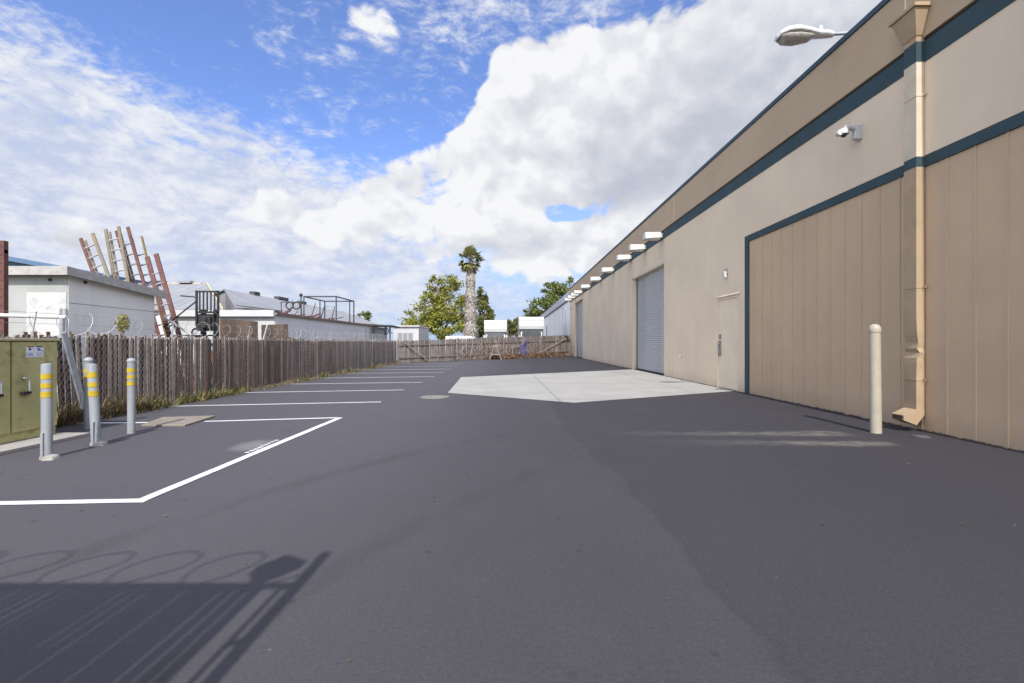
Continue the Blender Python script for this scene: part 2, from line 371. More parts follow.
tag(sheet('concrete_apron', [(1.387,10.4),(6.055,12.95),(6.055,23.6),(-1.85,18.2),(-1.62,12.48)], .006, pad_mat()), kind='structure')
# painted markings: one sheet of paint on the lot
pm = MB(); ZP = .005
def stripe(a, c, w, wob=.004, joinL=0):
    a = Vector((a[0], a[1])); c = Vector((c[0], c[1])); d = (c-a); L = d.length; d.normalize(); n = Vector((-d.y, d.x))
    k = max(2, int(L/.22)); prev = None
    for i in range(k+1):
        p = a + d*(L*i/k)
        l = p + n*(w/2+R.uniform(-wob, wob)); r = p - n*(w/2+R.uniform(-wob, wob))
        if prev: pm.poly([(prev[1].x, prev[1].y, ZP), (r.x, r.y, ZP), (l.x, l.y, ZP), (prev[0].x, prev[0].y, ZP)])
        prev = (l, r)
stripe((-4.9,3.84), (-2.985,3.955), .10); ZP = .0065; stripe((-3.035,3.93), (-2.95,8.33), .10); ZP = .005
stripe((-3.0,8.33), (-5.05,7.93), .095); stripe((-5.85,7.82), (-7.1,7.75), .095); stripe((-8,3.7), (-4.9,3.88), .10) if False else None
for k in range(8):
    ys = [10.56,13.27,15.85,18.5,21.2,23.9,27.1,30.4][k]
    xs = [-2.84,-2.92,-2.9,-2.92,-2.92,-2.93,-2.95,-3.0][k]
    stripe((xs, ys), (-7.08, ys-.74), .10)
# worn stencil dashes beside the long line
for i in range(9):
    y0 = 5.66+i*.088; x0 = -3.135+R.uniform(-.006,.006); w = R.uniform(.045,.07)
    pm.poly([(x0,y0,ZP),(x0+w,y0,ZP),(x0+w,y0+R.uniform(.04,.07),ZP),(x0,y0+.055,ZP)])
tag(pm.build('road_markings', paint_mat(), fix=False), kind='structure')

# ------------------------------------------------------------------ main warehouse
WX = 6.05
wh = thing('warehouse', (WX, 20, 0), 'long beige and brown stucco warehouse with teal bands along the right side of the lot', 'building')
b = MB()
# openings: door (12.74-14.0, 2.57), roller 1 (18.86-23.6, 4.42), roller 2 (40-44.7, 5.0)
XB = WX+.3
b.box(WX,12.35,0,XB,12.74,5.40); b.box(WX,12.74,2.57,XB,14.0,5.40); b.box(WX,14.0,0,XB,18.86,5.40)
b.box(WX,18.86,4.42,XB,23.6,5.40); b.box(WX,23.6,0,XB,40,5.40); b.box(WX,40,5.0,XB,44.7,5.40); b.box(WX,44.7,0,XB,48.5,5.40)
b.box(WX,-12,4.035,XB,12.35,5.40)
b.build('wall', M['stucco'], wh, fix=False)
b = MB(); b.box(WX-.035,-12,5.745,XB,48.5,6.72); 
b.build('parapet', M['parapet'], wh, bevel=.01)
b = MB(); b.box(WX-.06,-12,6.721,XB+.05,48.55,6.82); b.build('coping', M['capblue'], wh, bevel=.006)
b = MB(); b.box(WX-.012,-12,5.401,XB,48.5,5.70); b.build('trim_band', M['teal'], wh)
b = MB(); b.box(WX+.03,-12,5.701,XB,48.5,5.744); b.build('painted_shadow_strip', M['dark'], wh)  # dark recessed strip, the parapet ledge shadow put into its colour
b = MB(); b.box(WX-.014,-12,3.87,XB,12.15,4.02); b.box(WX-.014,12.15,0,XB,12.349,4.02); b.build('panel_trim', M['teal'], wh)
b = MB(); b.box(WX+.03,-12,4.021,XB,12.349,4.034); b.build('painted_shadow_strip', M['dark'], wh)  # dark strip drawing the shadow line over the panel trim
# siding with battens
b = MB(); b.box(WX+.012,-12,0,XB,12.149,3.869)
y = 5.84-.4064*44
while y < 12.1:
    b.box(WX+.001, y-.016, .012, WX+.0125, y+.016, 3.868); y += .4064
b.build('siding', M['siding'], wh, fix=False)
b = MB()
jm = mat('joint_sealant', (.64,.585,.48), .8, var=.06)
for yy in (17.6, 30.5, 37.0):
    b = MB(); b.box(WX-.004, yy-.012, .02, WX+.001, yy+.012, 5.398); b.build('control_joint', jm, wh)
for yy in (17.6, 7.3):
    b = MB(); b.box(WX-.04, yy-.012, 5.75, WX-.03, yy+.012, 6.715); b.build('control_joint', jm, wh)
b = MB(); b.box(XB, -12, 0, 40, 48.5, 6.3); b.build('building_body', M['stucco'], wh)
# roller doors
def roller(y0, y1, zt):
    mb = MB(); x = WX+.22; prev = None; n = int(zt/.085)
    pts = []
    for i in range(n):
        z0 = .03+(zt-.03)*i/n; p = (zt-.03)/n
        pts += [(x-.024, z0+.004), (x-.026, z0+p*.45), (x-.006, z0+p*.75), (x+.006, z0+p*.93)]
    for (xa, za), (xb, zb) in zip(pts[:-1], pts[1:]):
        mb.poly([(xa, y0, za), (xa, y1, za), (xb, y1, zb), (xb, y0, zb)])
    d = mb.build('roller_door', M['roller'], wh, fix=False)
    g = MB(); g.box(WX+.17,y0,0,WX+.26,y0+.07,zt); g.build('guide_rail', M['dark'], d)
    g = MB(); g.box(WX+.17,y1-.07,0,WX+.26,y1,zt); g.build('guide_rail', M['dark'], d)
    g = MB(); g.box(WX+.19,y0+.07,.0,WX+.21,y1-.07,.07); g.build('bottom_bar', M['black'], d)
    return d
roller(18.86, 23.6, 4.42); roller(40, 44.7, 5.0)
b = MB(); b.box(WX-.012,23.6,0,WX-.001,23.72,4.5); b.box(WX-.012,18.74,4.421,WX-.001,23.72,4.5)
b.build('door_surround', mat('surround_tan', (.55,.49,.38), .8, var=.06, dirt=(.3,.25,.18), dirt_amt=.4), wh)
# personnel door
b = MB(); b.box(WX+.025,12.78,.03,WX+.07,13.96,2.53); dr = b.build('personnel_door', M['doorpaint'], wh, bevel=.004)
b = MB(); b.box(WX-.004,12.735,0,WX+.09,12.78,2.575); b.box(WX-.004,13.96,0,WX+.09,14.005,2.575); b.box(WX-.004,12.78,2.53,WX+.09,13.96,2.575)
b.build('door_frame', M['doorpaint'], dr, bevel=.004)
b = MB(); b.hexa([(WX-.035,12.62,2.60),(WX,12.62,2.63),(WX,14.12,2.63),(WX-.035,14.12,2.60),(WX-.035,12.62,2.615),(WX,12.62,2.66),(WX,14.12,2.66),(WX-.035,14.12,2.615)])
b.build('drip_cap', M['doorpaint'], dr)
b = MB(); b.box(WX-.012,13.80,.93,WX+.024,13.92,1.36); b.tube([(WX-.01,13.86,1.05),(WX-.07,13.86,1.05),(WX-.075,13.70,1.05)], .014, 8); b.tube([(WX-.02,13.86,1.27),(WX-.05,13.86,1.27)], .035, 12)
b.box(WX+.0,13.80,1.42,WX+.024,13.9,1.55)
b.build('handle', M['chrome'], dr, smooth=True)
for z in (.3, 1.28, 2.25):
    b = MB(); b.tube([(WX+.012,12.79,z-.06),(WX+.012,12.79,z+.06)], .016, 8); b.build('hinge', M['chrome'], dr, smooth=True)
b = MB(); b.box(WX+.01,12.78,0,WX+.08,13.96,.028); b.build('threshold', M['chrome'], dr)
# electrical box marks / hose bib on the wall
b = MB(); b.tube([(WX+.01,16.9,.86),(WX-.07,16.9,.86),(WX-.09,16.9,.79)], .016, 8); b.tube([(WX-.05,16.9,.89),(WX-.05,16.9,.93)], .035, 8)
tag(b.build('hose_tap', M['galv'], None, True, origin=(WX,16.9,.86)), 'small metal hose tap on the beige wall left of the personnel door', 'tap')

# downspout
ds = thing('downspout', (5.98, 7.1, 0), 'square painted downspout with tapered rain head and dented lower half on the warehouse wall', 'downspout')
X0, X1, Y0, Y1 = 5.925, 6.045, 7.0, 7.22
zs = [.33,.6,.84,1.0,1.08,1.16,1.22,1.3,1.42,1.7,2.5,3.868,3.869,4.021,4.022,5.40,5.401,5.70,5.701,5.78]
dent = {1.08:(.012,.006),1.16:(.045,-.012),1.22:(.018,.014),1.3:(.03,.0),1.42:(.008,-.006),1.0:(.006,.0)}
b = MB(); ring = []
for z in zs:
    dx, dy = dent.get(z, (0,0))
    ring.append([(X0+dx, Y0+dy, z), (X1, Y0+dy*.4, z), (X1, Y1, z), (X0+dx*.7, Y1-dy, z)])
for i in range(len(zs)-1):
    zc = (zs[i]+zs[i+1])/2
    mi = 0 if zc < 3.869 else 1 if zc < 4.0215 else 2 if zc < 5.4 else 1 if zc < 5.70 else 0
    for j in range(4):
        k = (j+1) % 4
        b.poly([ring[i][j], ring[i][k], ring[i+1][k], ring[i+1][j]], mi)
b.build('leader_pipe', [M['dsbrown'], M['teal'], M['dstan']], ds)
b = MB()
b.hexa([(5.915,6.99,5.78),(6.015,6.99,5.78),(6.015,7.23,5.78),(5.915,7.23,5.78),(5.80,6.87,6.12),(6.014,6.87,6.12),(6.014,7.31,6.12),(5.80,7.31,6.12)])
b.box(5.775,6.845,6.121,6.014,7.335,6.175)
b.build('rain_head', M['dsbrown'], ds, bevel=.004)
b = MB(); b.extr([(6.045,.33),(6.045,.25),(5.93,.10),(5.74,.17),(5.74,.245),(5.925,.33)], 'y', Y0-.004, Y1+.004); b.build('outlet_shoe', M['dsbrown'], ds, bevel=.003)
b = MB(); b.extr([(5.739,.178),(5.739,.238),(5.737,.238),(5.737,.178)], 'y', Y0+.02, Y1-.02); b.build('outlet_mouth', mat('mouth_brown', (.07,.05,.04), .9), ds)
for z in (.75, 2.1, 4.9):
    b = MB(); b.box(X0-.006,Y0-.006,z,X1,Y1+.006,z+.03); b.box(X1-.03,Y0-.05,z,X1-.02,Y0-.006,z+.03); b.build('strap', M['dsbrown'] if z < 3.8 else M['dstan'], ds)

# wall mounted box lights
YL = [18.86,21.2,23.7,27.7,31.6,35.8,39.8,41.8,44.0,46.5]
lamp = thing('wall_light', (WX-.012, YL[0], 5.45), '', 'wall light', 'white box lights along the warehouse wall')
b = MB(); x0 = WX-.012
b.hexa([(x0-.72,YL[0]-.02,5.40),(x0-.1,YL[0]-.02,5.44),(x0-.1,YL[0]+.38,5.44),(x0-.72,YL[0]+.38,5.40),(x0-.72,YL[0],5.66),(x0-.1,YL[0],5.67),(x0-.1,YL[0]+.36,5.67),(x0-.72,YL[0]+.36,5.66)])
b.build('housing', M['white'], lamp, bevel=.02)
b = MB(); b.box(x0-.68,YL[0]+.02,5.385,x0-.14,YL[0]+.34,5.41); b.build('lens', M['lens'], lamp)
b = MB(); b.box(x0-.1,YL[0]+.08,5.47,x0,YL[0]+.28,5.64); b.build('bracket', M['white'], lamp)
WH = ['nearest white box light on the teal band, largest in view','second white box light from the near end of the row','third white box light, above the far edge of the nearer roller door','fourth white box light from the near end, past the nearer roller door','fifth white box light from the near end of the teal band','sixth white box light, last before the far roller door','white box light at the near edge of the far roller door','white box light above the middle of the far roller door','white box light over the far edge of the far roller door','farthest white box light at the end corner of the warehouse']
for i, y in enumerate(YL):
    o = lamp if i == 0 else copy_tree(lamp)
    o.location.y = y; o['label'] = WH[i]
# small sconce over the door
o = thing('wall_sconce', (WX, 13.4, 3.2), 'small grey and white sconce on the beige wall above the personnel door', 'wall light')
b = MB(); b.box(WX-.04,13.32,3.22,WX,13.48,3.38); b.build('back_plate', mat('sconce_grey', (.33,.32,.31), .5), o, bevel=.01)
b = MB(); b.hexa([(WX-.09,13.34,3.12),(WX,13.34,3.12),(WX,13.46,3.12),(WX-.09,13.46,3.12),(WX-.105,13.33,3.29),(WX-.041,13.33,3.29),(WX-.041,13.47,3.29),(WX-.105,13.47,3.29)]); b.build('shade', M['white'], o, bevel=.012)
# security camera
yc, zc = 8.3, 4.95
o = thing('security_camera', (WX, yc, zc), 'white dome security camera on a bracket high on the beige wall', 'camera')
b = MB(); b.box(WX-.02,yc-.07,zc-.15,WX,yc+.07,zc+.13); b.hexa([(WX-.12,yc-.05,zc-.13),(WX-.02,yc-.05,zc-.14),(WX-.02,yc+.05,zc-.14),(WX-.12,yc+.05,zc-.13),(WX-.10,yc-.05,zc+.10),(WX-.02,yc-.05,zc+.11),(WX-.02,yc+.05,zc+.11),(WX-.10,yc+.05,zc+.10)]); b.build('wall_plate', M['white'], o, bevel=.008)
b = MB(); b.tube([(WX-.1,yc,zc+.06),(WX-.2,yc,zc+.085),(WX-.27,yc,zc+.06)], [.05,.05,.045], 12); b.build('arm', M['white'], o, True)
b = MB(); b.lathe([(.045,.06),(.072,.04),(.082,0),(.082,-.045)], (WX-.28,yc,zc), 20); b.build('housing', M['white'], o, True)
b = MB(); b.lathe([(.055,-.045),(.05,-.065),(.035,-.085),(.01,-.095)], (WX-.28,yc,zc), 20); b.build('dome', mat('smoked_dome', (.05,.04,.04), .1, spec=.7), o, True)
b = MB(); b.tube([(WX-.35,yc+.04,zc-.02),(WX-.36,yc-.04,zc-.02)], .05, 12); b.build('visor', M['white'], o, True)
# far corner fixture
o = thing('corner_fixture', (WX, 47.6, 4.9), 'small round white fixture near the far corner of the warehouse', 'fixture')
b = MB(); b.tube([(WX,47.6,4.75),(WX-.12,47.6,4.75)], .12, 12); b.build('shade', M['white'], o, True)
b = MB(); b.box(WX-.02,47.5,4.6,WX,47.7,4.9); b.build('back_plate', M['white'], o)

# cobra head street lamp on the parapet
yl, zl = 8.75, 6.93
o = thing('street_lamp', (6.4, yl, 6.3), 'grey cobra head street lamp reaching out over the warehouse parapet', 'street lamp')
b = MB(); b.tube([(6.45,yl,6.3),(6.44,yl,6.8),(6.36,yl,6.92),(6.15,yl,6.95),(5.86,yl,6.93)], .03, 10); b.build('arm', M['galv'], o, True)
secs = [(5.88,.055,.05,6.93),(5.78,.085,.075,6.925),(5.6,.10,.085,6.92),(5.42,.15,.11,6.925),(5.2,.20,.135,6.925),(5.0,.19,.115,6.91),(4.88,.12,.07,6.885),(4.845,.03,.02,6.87)]
b = MB(); rows = []
for x, w, h, z in secs:
    rows.append([(x, yl+w*math.cos(a), z+(h*math.sin(a) if a <= math.pi else .055*math.sin(a))) for a in [2*math.pi*j/20 for j in range(20)]])
for r0, r1 in zip(rows[:-1], rows[1:]):
    for j in range(20): b.poly([r0[j], r0[(j+1)%20], r1[(j+1)%20], r1[j]])
b.poly(rows[0]); b.poly(rows[-1])
b.build('head', mat('lamp_grey', (.62,.62,.61), .4, metal=.2, var=.06, dirt=(.4,.38,.33), dirt_amt=.3), o, True)
b = MB(); rows = []
for x, w, z, h in [(5.52,.08,6.87,.02),(5.44,.13,6.87,.07),(5.2,.175,6.865,.115),(5.0,.165,6.86,.10),(4.9,.1,6.86,.05)]:
    rows.append([(x, yl+w*math.cos(a), z-h*math.sin(a)) for a in [math.pi*j/12 for j in range(13)]])
for r0, r1 in zip(rows[:-1], rows[1:]):
    for j in range(12): b.poly([r0[j], r0[j+1], r1[j+1], r1[j]])
b.build('lens', M['lens'], o, True)
b = MB(); b.lathe([(.035,0),(.04,.03),(.04,.07),(.02,.09)], (5.66,yl,6.995), 12); b.build('photocell', M['white'], o, True)

# right cream bollard and drain
o = thing('bollard', (5.3, 6.95, 0), 'tall cream domed bollard in front of the brown siding', 'bollard')
b = MB(); b.lathe([(.072,0),(.070,.02),(.069,1.46)], (5.3,6.95,0), 28, lean=(-.012,0)); b.build('post', M['cream'], o, True)
b = MB(); b.lathe([(.075,1.455),(.077,1.47),(.077,1.495),(.072,1.525),(.058,1.553),(.034,1.570),(.01,1.576)], (5.3,6.95,0), 28, lean=(-.012,0)); b.build('cap', M['cream'], o, True)
o = thing('drain_cover', (5.67,6.62,0), 'small dark round drain cover below the downspout', 'drain')
b = MB(); b.lathe([(.11,.0),(.11,.012),(.09,.016)], (5.67,6.62,0), 24); b.build('lid', M['dark'], o, True)
b = MB()
for k in range(-2,3): b.box(5.67+k*.03-.006,6.56,.0165,5.67+k*.03+.006,6.68,.019)
b.build('grate', M['iron'], o)
o = thing('manhole_cover', (-1.8,11.5,0), 'round pale manhole cover in the asphalt left of the concrete apron', 'manhole')
b = MB(); b.lathe([(.35,0),(.35,.011),(.31,.012)], (-1.8,11.5,0), 40); b.build('frame', M['iron'], o)
b = MB(); b.lathe([(.30,.0),(.30,.016)], (-1.8,11.5,0), 40)
for k in range(-4,5): b.box(-1.8-.18,11.5+k*.05-.012,.0161,-1.8+.18,11.5+k*.05+.012,.020)
b.build('lid', M['iron'], o)
b = MB(); pts = [(-5.73,7.46),(-5.05,7.46),(-5.17,8.42),(-5.98,8.25)]
b.hexa([(x,y,0) for x,y in pts]+[(x,y,.03) for x,y in pts]); vl = b.build('utility_vault_lid', M['vault'], None, bevel=.006, origin=(-5.5,7.9,0)); tag(vl, 'tan rectangular utility vault lid set in the asphalt beside the right grey bollard', 'vault lid')

# ------------------------------------------------------------------ grey bollards
def bollard(x, y, h, r, dome, bands, label, base=True, lean=(0,0)):
    o = thing('bollard', (x, y, 0), label, 'bollard', 'grey bollards around the green cabinet')
    b = MB()
    if dome: b.lathe([(r,0),(r,h-r*.95)], (x,y,0), 24, lean=lean)
    else: b.lathe([(r,0),(r,h-.012),(r*.93,h),(r*.3,h+.006)], (x,y,0), 24, lean=lean)
    b.build('post', M['galvp'], o, True)
    if dome:
        b = MB(); b.lathe([(r*1.1,h-r*1.15),(r*1.13,h-r*1.0),(r*1.12,h-r*.8),(r*.98,h-r*.45),(r*.7,h-r*.18),(r*.3,h-r*.02)], (x,y,0), 24, lean=lean); b.build('cap', M['galvp'], o, True)
    for z0, z1 in bands:
        b = MB(); k = 22; a0 = R.uniform(-.15,.15)
        row = []
        for j in range(k+1):
            a = -math.pi/2 - 1.75 + a0 + 3.5*j/k; zz = .004*math.sin(j*1.7)
            for z in (z0+zz, z1+zz): row.append((x+(r+.003)*math.cos(a)+lean[0]*z, y+(r+.003)*math.sin(a)+lean[1]*z, z))
        for j in range(k): b.poly([row[2*j], row[2*j+2], row[2*j+3], row[2*j+1]])
        b.build('reflective_band', M['yellow'], o, True, fix=False)
    if base:
        b = MB(); b.lathe([(r*1.28,0),(r*1.24,.025),(r*1.06,.035)], (x,y,0), 16)
        b.hexa([(x+.04,y-.11,0),(x+.14,y-.08,0),(x+.13,y+.03,0),(x+.04,y+.02,0),(x+.05,y-.1,.04),(x+.12,y-.07,.035),(x+.12,y+.02,.04),(x+.05,y+.01,.05)])
        b.build('base_collar', M['conc'], o)
        b = MB(); b.box(x-.012,y-r-.018,.02,x+.018,y-r+.01,.3); b.build('side_strap', M['galvp'], o, bevel=.003)
    return o
bollard(-5.21,5.40,1.065,.051,False,[(.895,.955),(.795,.85),(.69,.755)],'flat topped grey bollard with yellow bands standing before the green cabinet')
bollard(-6.41,7.3,1.085,.055,True,[(.85,.91),(.75,.80)],'domed grey bollard half hidden behind a flat topped one',False)
bollard(-5.29,6.14,1.03,.053,False,[(.86,.93),(.74,.80),(.62,.69)],'flat topped grey bollard overlapping the domed one behind it',lean=(-.055,0))
bollard(-5.46,6.92,1.085,.049,True,[(.88,.94),(.79,.84),(.69,.75)],'domed grey bollard at the right end, beside the tan vault lid',False)

# ------------------------------------------------------------------ green utility cabinet
cb = thing('utility_cabinet', (-6.7,5.7,0), 'olive green steel utility cabinet with two doors behind the grey bollards', 'utility cabinet')
b = MB(); b.box(-7.05,5.38,.05,-6.285,6.64,1.325); b.build('body', M['green'], cb, bevel=.008)
b = MB(); b.box(-7.07,5.36,1.326,-6.235,6.66,1.36); b.build('lid', mat('cabinet_lid', (.46,.43,.25), .6, dirt=(.2,.17,.09)), cb, bevel=.006)
for (ya, yb) in ((5.4,6.005),(6.03,6.625)):
    b = MB(); b.box(-6.284,ya,.17,-6.25,yb,1.315); d = b.build('door', M['green'], cb, bevel=.005)
    h = MB(); hy = ya+.12 if ya > 6 else yb-.2
    h.tube([(-6.25,hy,.85),(-6.21,hy,.85),(-6.20,hy+.045,.83),(-6.20,hy+.05,.68)], .011, 8); h.build('handle', M['galv'], d, True)
    h = MB(); h.box(-6.25,hy-.03,.64,-6.205,hy+.08,.675); h.build('padlock_hasp', M['black'], d, bevel=.004)
    for z in (.3, 1.15):
        h = MB(); h.tube([(-6.245, yb-.01 if ya > 6 else ya+.01, z-.05),(-6.245, yb-.01 if ya > 6 else ya+.01, z+.05)], .01, 8); h.build('hinge', M['green'], d, True)
st = thing('warning_label', (-6.249,6.3,1.2), 'small white warning label with dark headers on the cabinet door', 'label')
def lab(y0, z0, y1, z1, x, mt, nm): 
    b = MB(); b.box(-6.25,y0,z0,x,y1,z1); return b.build(nm, mt, st)
lab(6.20,1.115,6.43,1.26,-6.247,M['sticker'],'sheet'); lab(6.205,1.245,6.30,1.259,-6.2455,M['inkred'],'header'); lab(6.325,1.245,6.42,1.259,-6.2455,M['ink'],'header')
lab(6.23,1.205,6.26,1.235,-6.2455,M['ink'],'pictogram'); lab(6.345,1.2,6.385,1.232,-6.2455,M['inkblue'],'pictogram'); lab(6.395,1.19,6.415,1.205,-6.2455,M['inkblue'],'pictogram')
for i in range(3): lab(6.21,1.165-i*.016,6.29,1.171-i*.016,-6.2455,M['inkblue'],'text_line')
for i in range(3): lab(6.33,1.165-i*.016,6.41,1.171-i*.016,-6.2455,M['shutter'],'text_line')
b = MB(); b.box(-7.11,5.1,0,-5.88,6.72,.048); tag(b.build('equipment_pad', M['conc'], None, bevel=.008, origin=(-6.6,6,0)), 'low concrete pad under the green utility cabinet', 'concrete pad')

# ------------------------------------------------------------------ left slatted chain link fence
FX = -7.2; FH = 1.44
lf = thing('slatted_fence', (FX, 17, 0), 'long brown slatted chain link fence along the left side of the lot', 'fence')
b = MB(); y = 2.5; kk = 0
while y < 30.4:
    w = R.uniform(.045,.062); hgt = FH+R.uniform(-.05,.03)+.03*math.sin(y*1.3)*math.sin(y*.37+2)-(.12 if R.random() < .03 else 0); lean = R.gauss(0,.012)-(.10 if y < 8.1 else 0); x = FX+R.uniform(-.012,.012)
    if R.random() < .035: lean = R.uniform(-.09,.09)
    kk += 1
    if y < 11.2: mi = (1 if R.random() < .65 else 0) if kk % 2 else 2  # every other near slat is coloured dark like a shaded gap
    else: mi = 2 if R.random() < .30 else 1 if R.random() < (.16 if y < 18 else .07) else 0
    if mi == 2: x -= .016; hgt -= .03
    if R.random() < .004: y += .05; continue
    b.hexa([(x-.006,y,.03),(x+.006,y,.03),(x+.006,y+w,.03),(x-.006,y+w,.03),(x-.006,y+lean,hgt),(x+.006,y+lean,hgt),(x+.006,y+w+lean,hgt),(x-.006,y+w+lean,hgt)], mi)
    y += w+R.uniform(.001,.008)
b.build('slats', [M['slat'], M['slat2'], M['slat3']], lf, fix=False)
b = MB(); sp = .085; y = 2.0; xx = FX+.024
def wire(p, q, r=.003):
    p = Vector(p); q = Vector(q); d = (q-p).normalized(); a = d.cross(Vector((1,0,0))).normalized()*r; c = Vector((1,0,0))*r
    k = len(b.v); 
    for e in (p, q): b.v.extend([tuple(e+a), tuple(e+c-a*.5), tuple(e-c-a*.5)])
    for i in range(3): b.f.append((k+i, k+(i+1)%3, k+3+(i+1)%3, k+3+i)); b.m.append(0)
while y < 30.3:
    wire((xx,y,.03),(xx,y+FH*.62,FH-.02)); wire((xx+.004,y+FH*.62,.03),(xx+.004,y,FH-.02)); y += sp
b.build('chain_mesh', M['wire'], lf, fix=False)
for y in [4.2,7.3,10.3,13.3,16.3,19.3,22.3,25.3,28.3,30.38]:
    b = MB(); b.tube([(FX-.055,y,0),(FX-.055,y,FH+.04)], .028, 10); b.tube([(FX-.055,y,FH+.04),(FX-.0,y,FH+.34)], .010, 6)
    b.build('post', M['galv'], lf, True)
b = MB(); b.tube([(FX+.03,2.5,FH-.06),(FX+.03,30.4,FH-.06)], .004, 6); b.build('tension_wire', M['galv'], lf, True)
for dz in (.14,.3):
    b = MB(); y = 2.5; pts = []
    while y < 30.4: pts.append((FX+.035+R.uniform(-.01,.01), y, FH+dz+.02*math.sin(y*1.05))); y += .75
    b.tube(pts, .003, 5); b.build('barbed_strand', M['wire'], lf, True)
rc = thing('razor_wire_coil', (FX, 17, FH), 'tangled razor wire coil running along the top of the slatted fence', 'razor wire')
def helix(y0, y1, pitch, r, z, name, par, axis='y', x=FX, j=.04, wr=.0036, mt=None):
    b = MB(); pts = []; n = 26; turns = (y1-y0)/pitch; ph = 0
    ks = int(turns*n); rr = r; off = 0
    for i in range(ks+1):
        a = 2*math.pi*i/n
        if i % n == 0: rr1 = r*R.uniform(.8,1.12); off1 = R.uniform(-j*3,j*3); z1 = R.uniform(-j,j)
        if i == 0: rr, off, zz = rr1, off1, z1
        rr += (rr1-rr)*.1; off += (off1-off)*.1; zz += (z1-zz)*.1
        p = y0+(y1-y0)*i/ks+off
        u = x+rr*math.cos(a); w = z+zz+rr*math.sin(a)
        pts.append((u, p, w) if axis == 'y' else (p, u, w))
    b.tube(pts, wr, 5); return b.build(name, mt or M['wire'], par, True)
helix(6.6,15.5,.5,.175,FH+.15,'coil',rc); helix(15.5,30.3,.36,.16,FH+.17,'coil',rc, wr=.0034)
b = MB(); bl = thing('leaning_post', (-7.0,7.9,0), 'flat galvanized steel post leaning on the slatted fence beside the cabinet', 'post')
b.bar((-6.98,7.93,0),(-7.08,7.62,1.46),.10,.03, up=(1,0,0)); b.build('shaft', M['galv'], bl, bevel=.004)
b = MB(); b.box(-7.05,7.86,0,-6.9,8.0,.012); b.build('foot_plate', M['galv'], bl)

# weathered plywood boards standing above the fence
def board(name, x, ya, yb, z0, z1a, z1b, label, sk=0.):
    o = thing(name, (x,(ya+yb)/2,z0), label, 'board', 'weathered boards behind the slatted fence')
    n = 5; b = MB()
    for i in range(n):
        a = ya+(yb-ya)*i/n; c = ya+(yb-ya)*(i+1)/n-.012
        za = z1a+(z1b-z1a)*i/n; zc = z1a+(z1b-z1a)*(i+1)/n
        b.hexa([(x,a,z0),(x+.02,a,z0),(x+.02,c,z0),(x,c,z0),(x-.1,a+sk,za),(x-.08,a+sk,za),(x-.08,c+sk,zc),(x-.1,c+sk,zc)])
    b.build('planks', M['plywood'], o, fix=False)
    b = MB(); b.bar((x-.03,ya,.8),(x-.03,yb,.8),.03,.08); b.build('batten', M['plywood'], o)
board('plywood_panel', -7.32, 12.1, 13.95, .05, 1.93, 1.93, 'wide weathered plank panel rising above the slatted fence', .15)
board('plywood_panel', -7.32, 14.2, 15.9, .05, 1.84, 1.93, 'narrower weathered plank panel just right of the wide one above the fence', .1)
b = MB(); b.bar((-7.27,13.75,.6),(-7.27,14.4,1.85),.07,.02, up=(1,0,0)); tag(b.build('white_batten', M['white2'], None, origin=(-7.27,14,.6)), 'white slanted batten between the two plank panels on the fence', 'batten')

# weeds along the fence base
def blades(n, fx, h, mt, name, wid=.012):
    b = MB()
    for _ in range(n):
        x, y, s = fx(); hh = h*s*R.uniform(.4,1.1); a = R.uniform(0,6.28); t = R.uniform(.1,1.3)*hh; hh *= R.uniform(.5,1); w = wid*R.uniform(.6,1.4)
        dx, dy = math.cos(a), math.sin(a)
        p = Vector((x,y,0)); q = p+Vector((dx*t*.4,dy*t*.4,hh*.6)); r = p+Vector((dx*t,dy*t,hh)); sd = Vector((-dy,dx,0))*w
        b.poly([p-sd,p+sd,q+sd*.8,q-sd*.8]); b.poly([q-sd*.8,q+sd*.8,r])
    return tag(b.build(name, mt, fix=False), kind='stuff')
def f1():
    y = 6.7+24*R.random()**1.5
    s = .55+.45*math.sin(y*2.1)*math.sin(y*.83+1)
    return FX+.06+abs(R.gauss(0,.12)), y, max(.15,s)
blades(3200, f1, .30, M['weed'], 'dry_weeds', .006)
def f2():
    c = R.choice([9.3,9.9,10.6,11.2,11.9,12.5,16.5,18.2,21,24.5,26]); 
    return FX+.08+abs(R.gauss(0,.13)), c+R.gauss(0,.25), R.uniform(.4,1)
blades(650, f2, .40, M['weedg'], 'green_weeds', .012)
def f3(): return FX+.05+abs(R.gauss(0,.1)), R.choice([7.6,8.2,8.6,9.0])+R.gauss(0,.22), R.uniform(.5,1)
blades(1500, f3, .62, M['weed'], 'dry_brush_clump', .006)
b = MB()
for _ in range(420):
    x, y = R.uniform(-6.9,5.8), R.uniform(1.6,22); 
    if R.random() < .5: x = -7+abs(R.gauss(0,.8))
    s = R.uniform(.006,.018); a = R.uniform(0,6.28); u = Vector((math.cos(a),math.sin(a),0))*s; v = Vector((-math.sin(a),math.cos(a),0))*s*.5
    p = Vector((x,y,.008)); b.poly([p-u,p-v+Vector((0,0,.006)),p+u+Vector((0,0,.004)),p+v])
tag(b.build('leaf_litter', M['litter'], fix=False), kind='stuff')

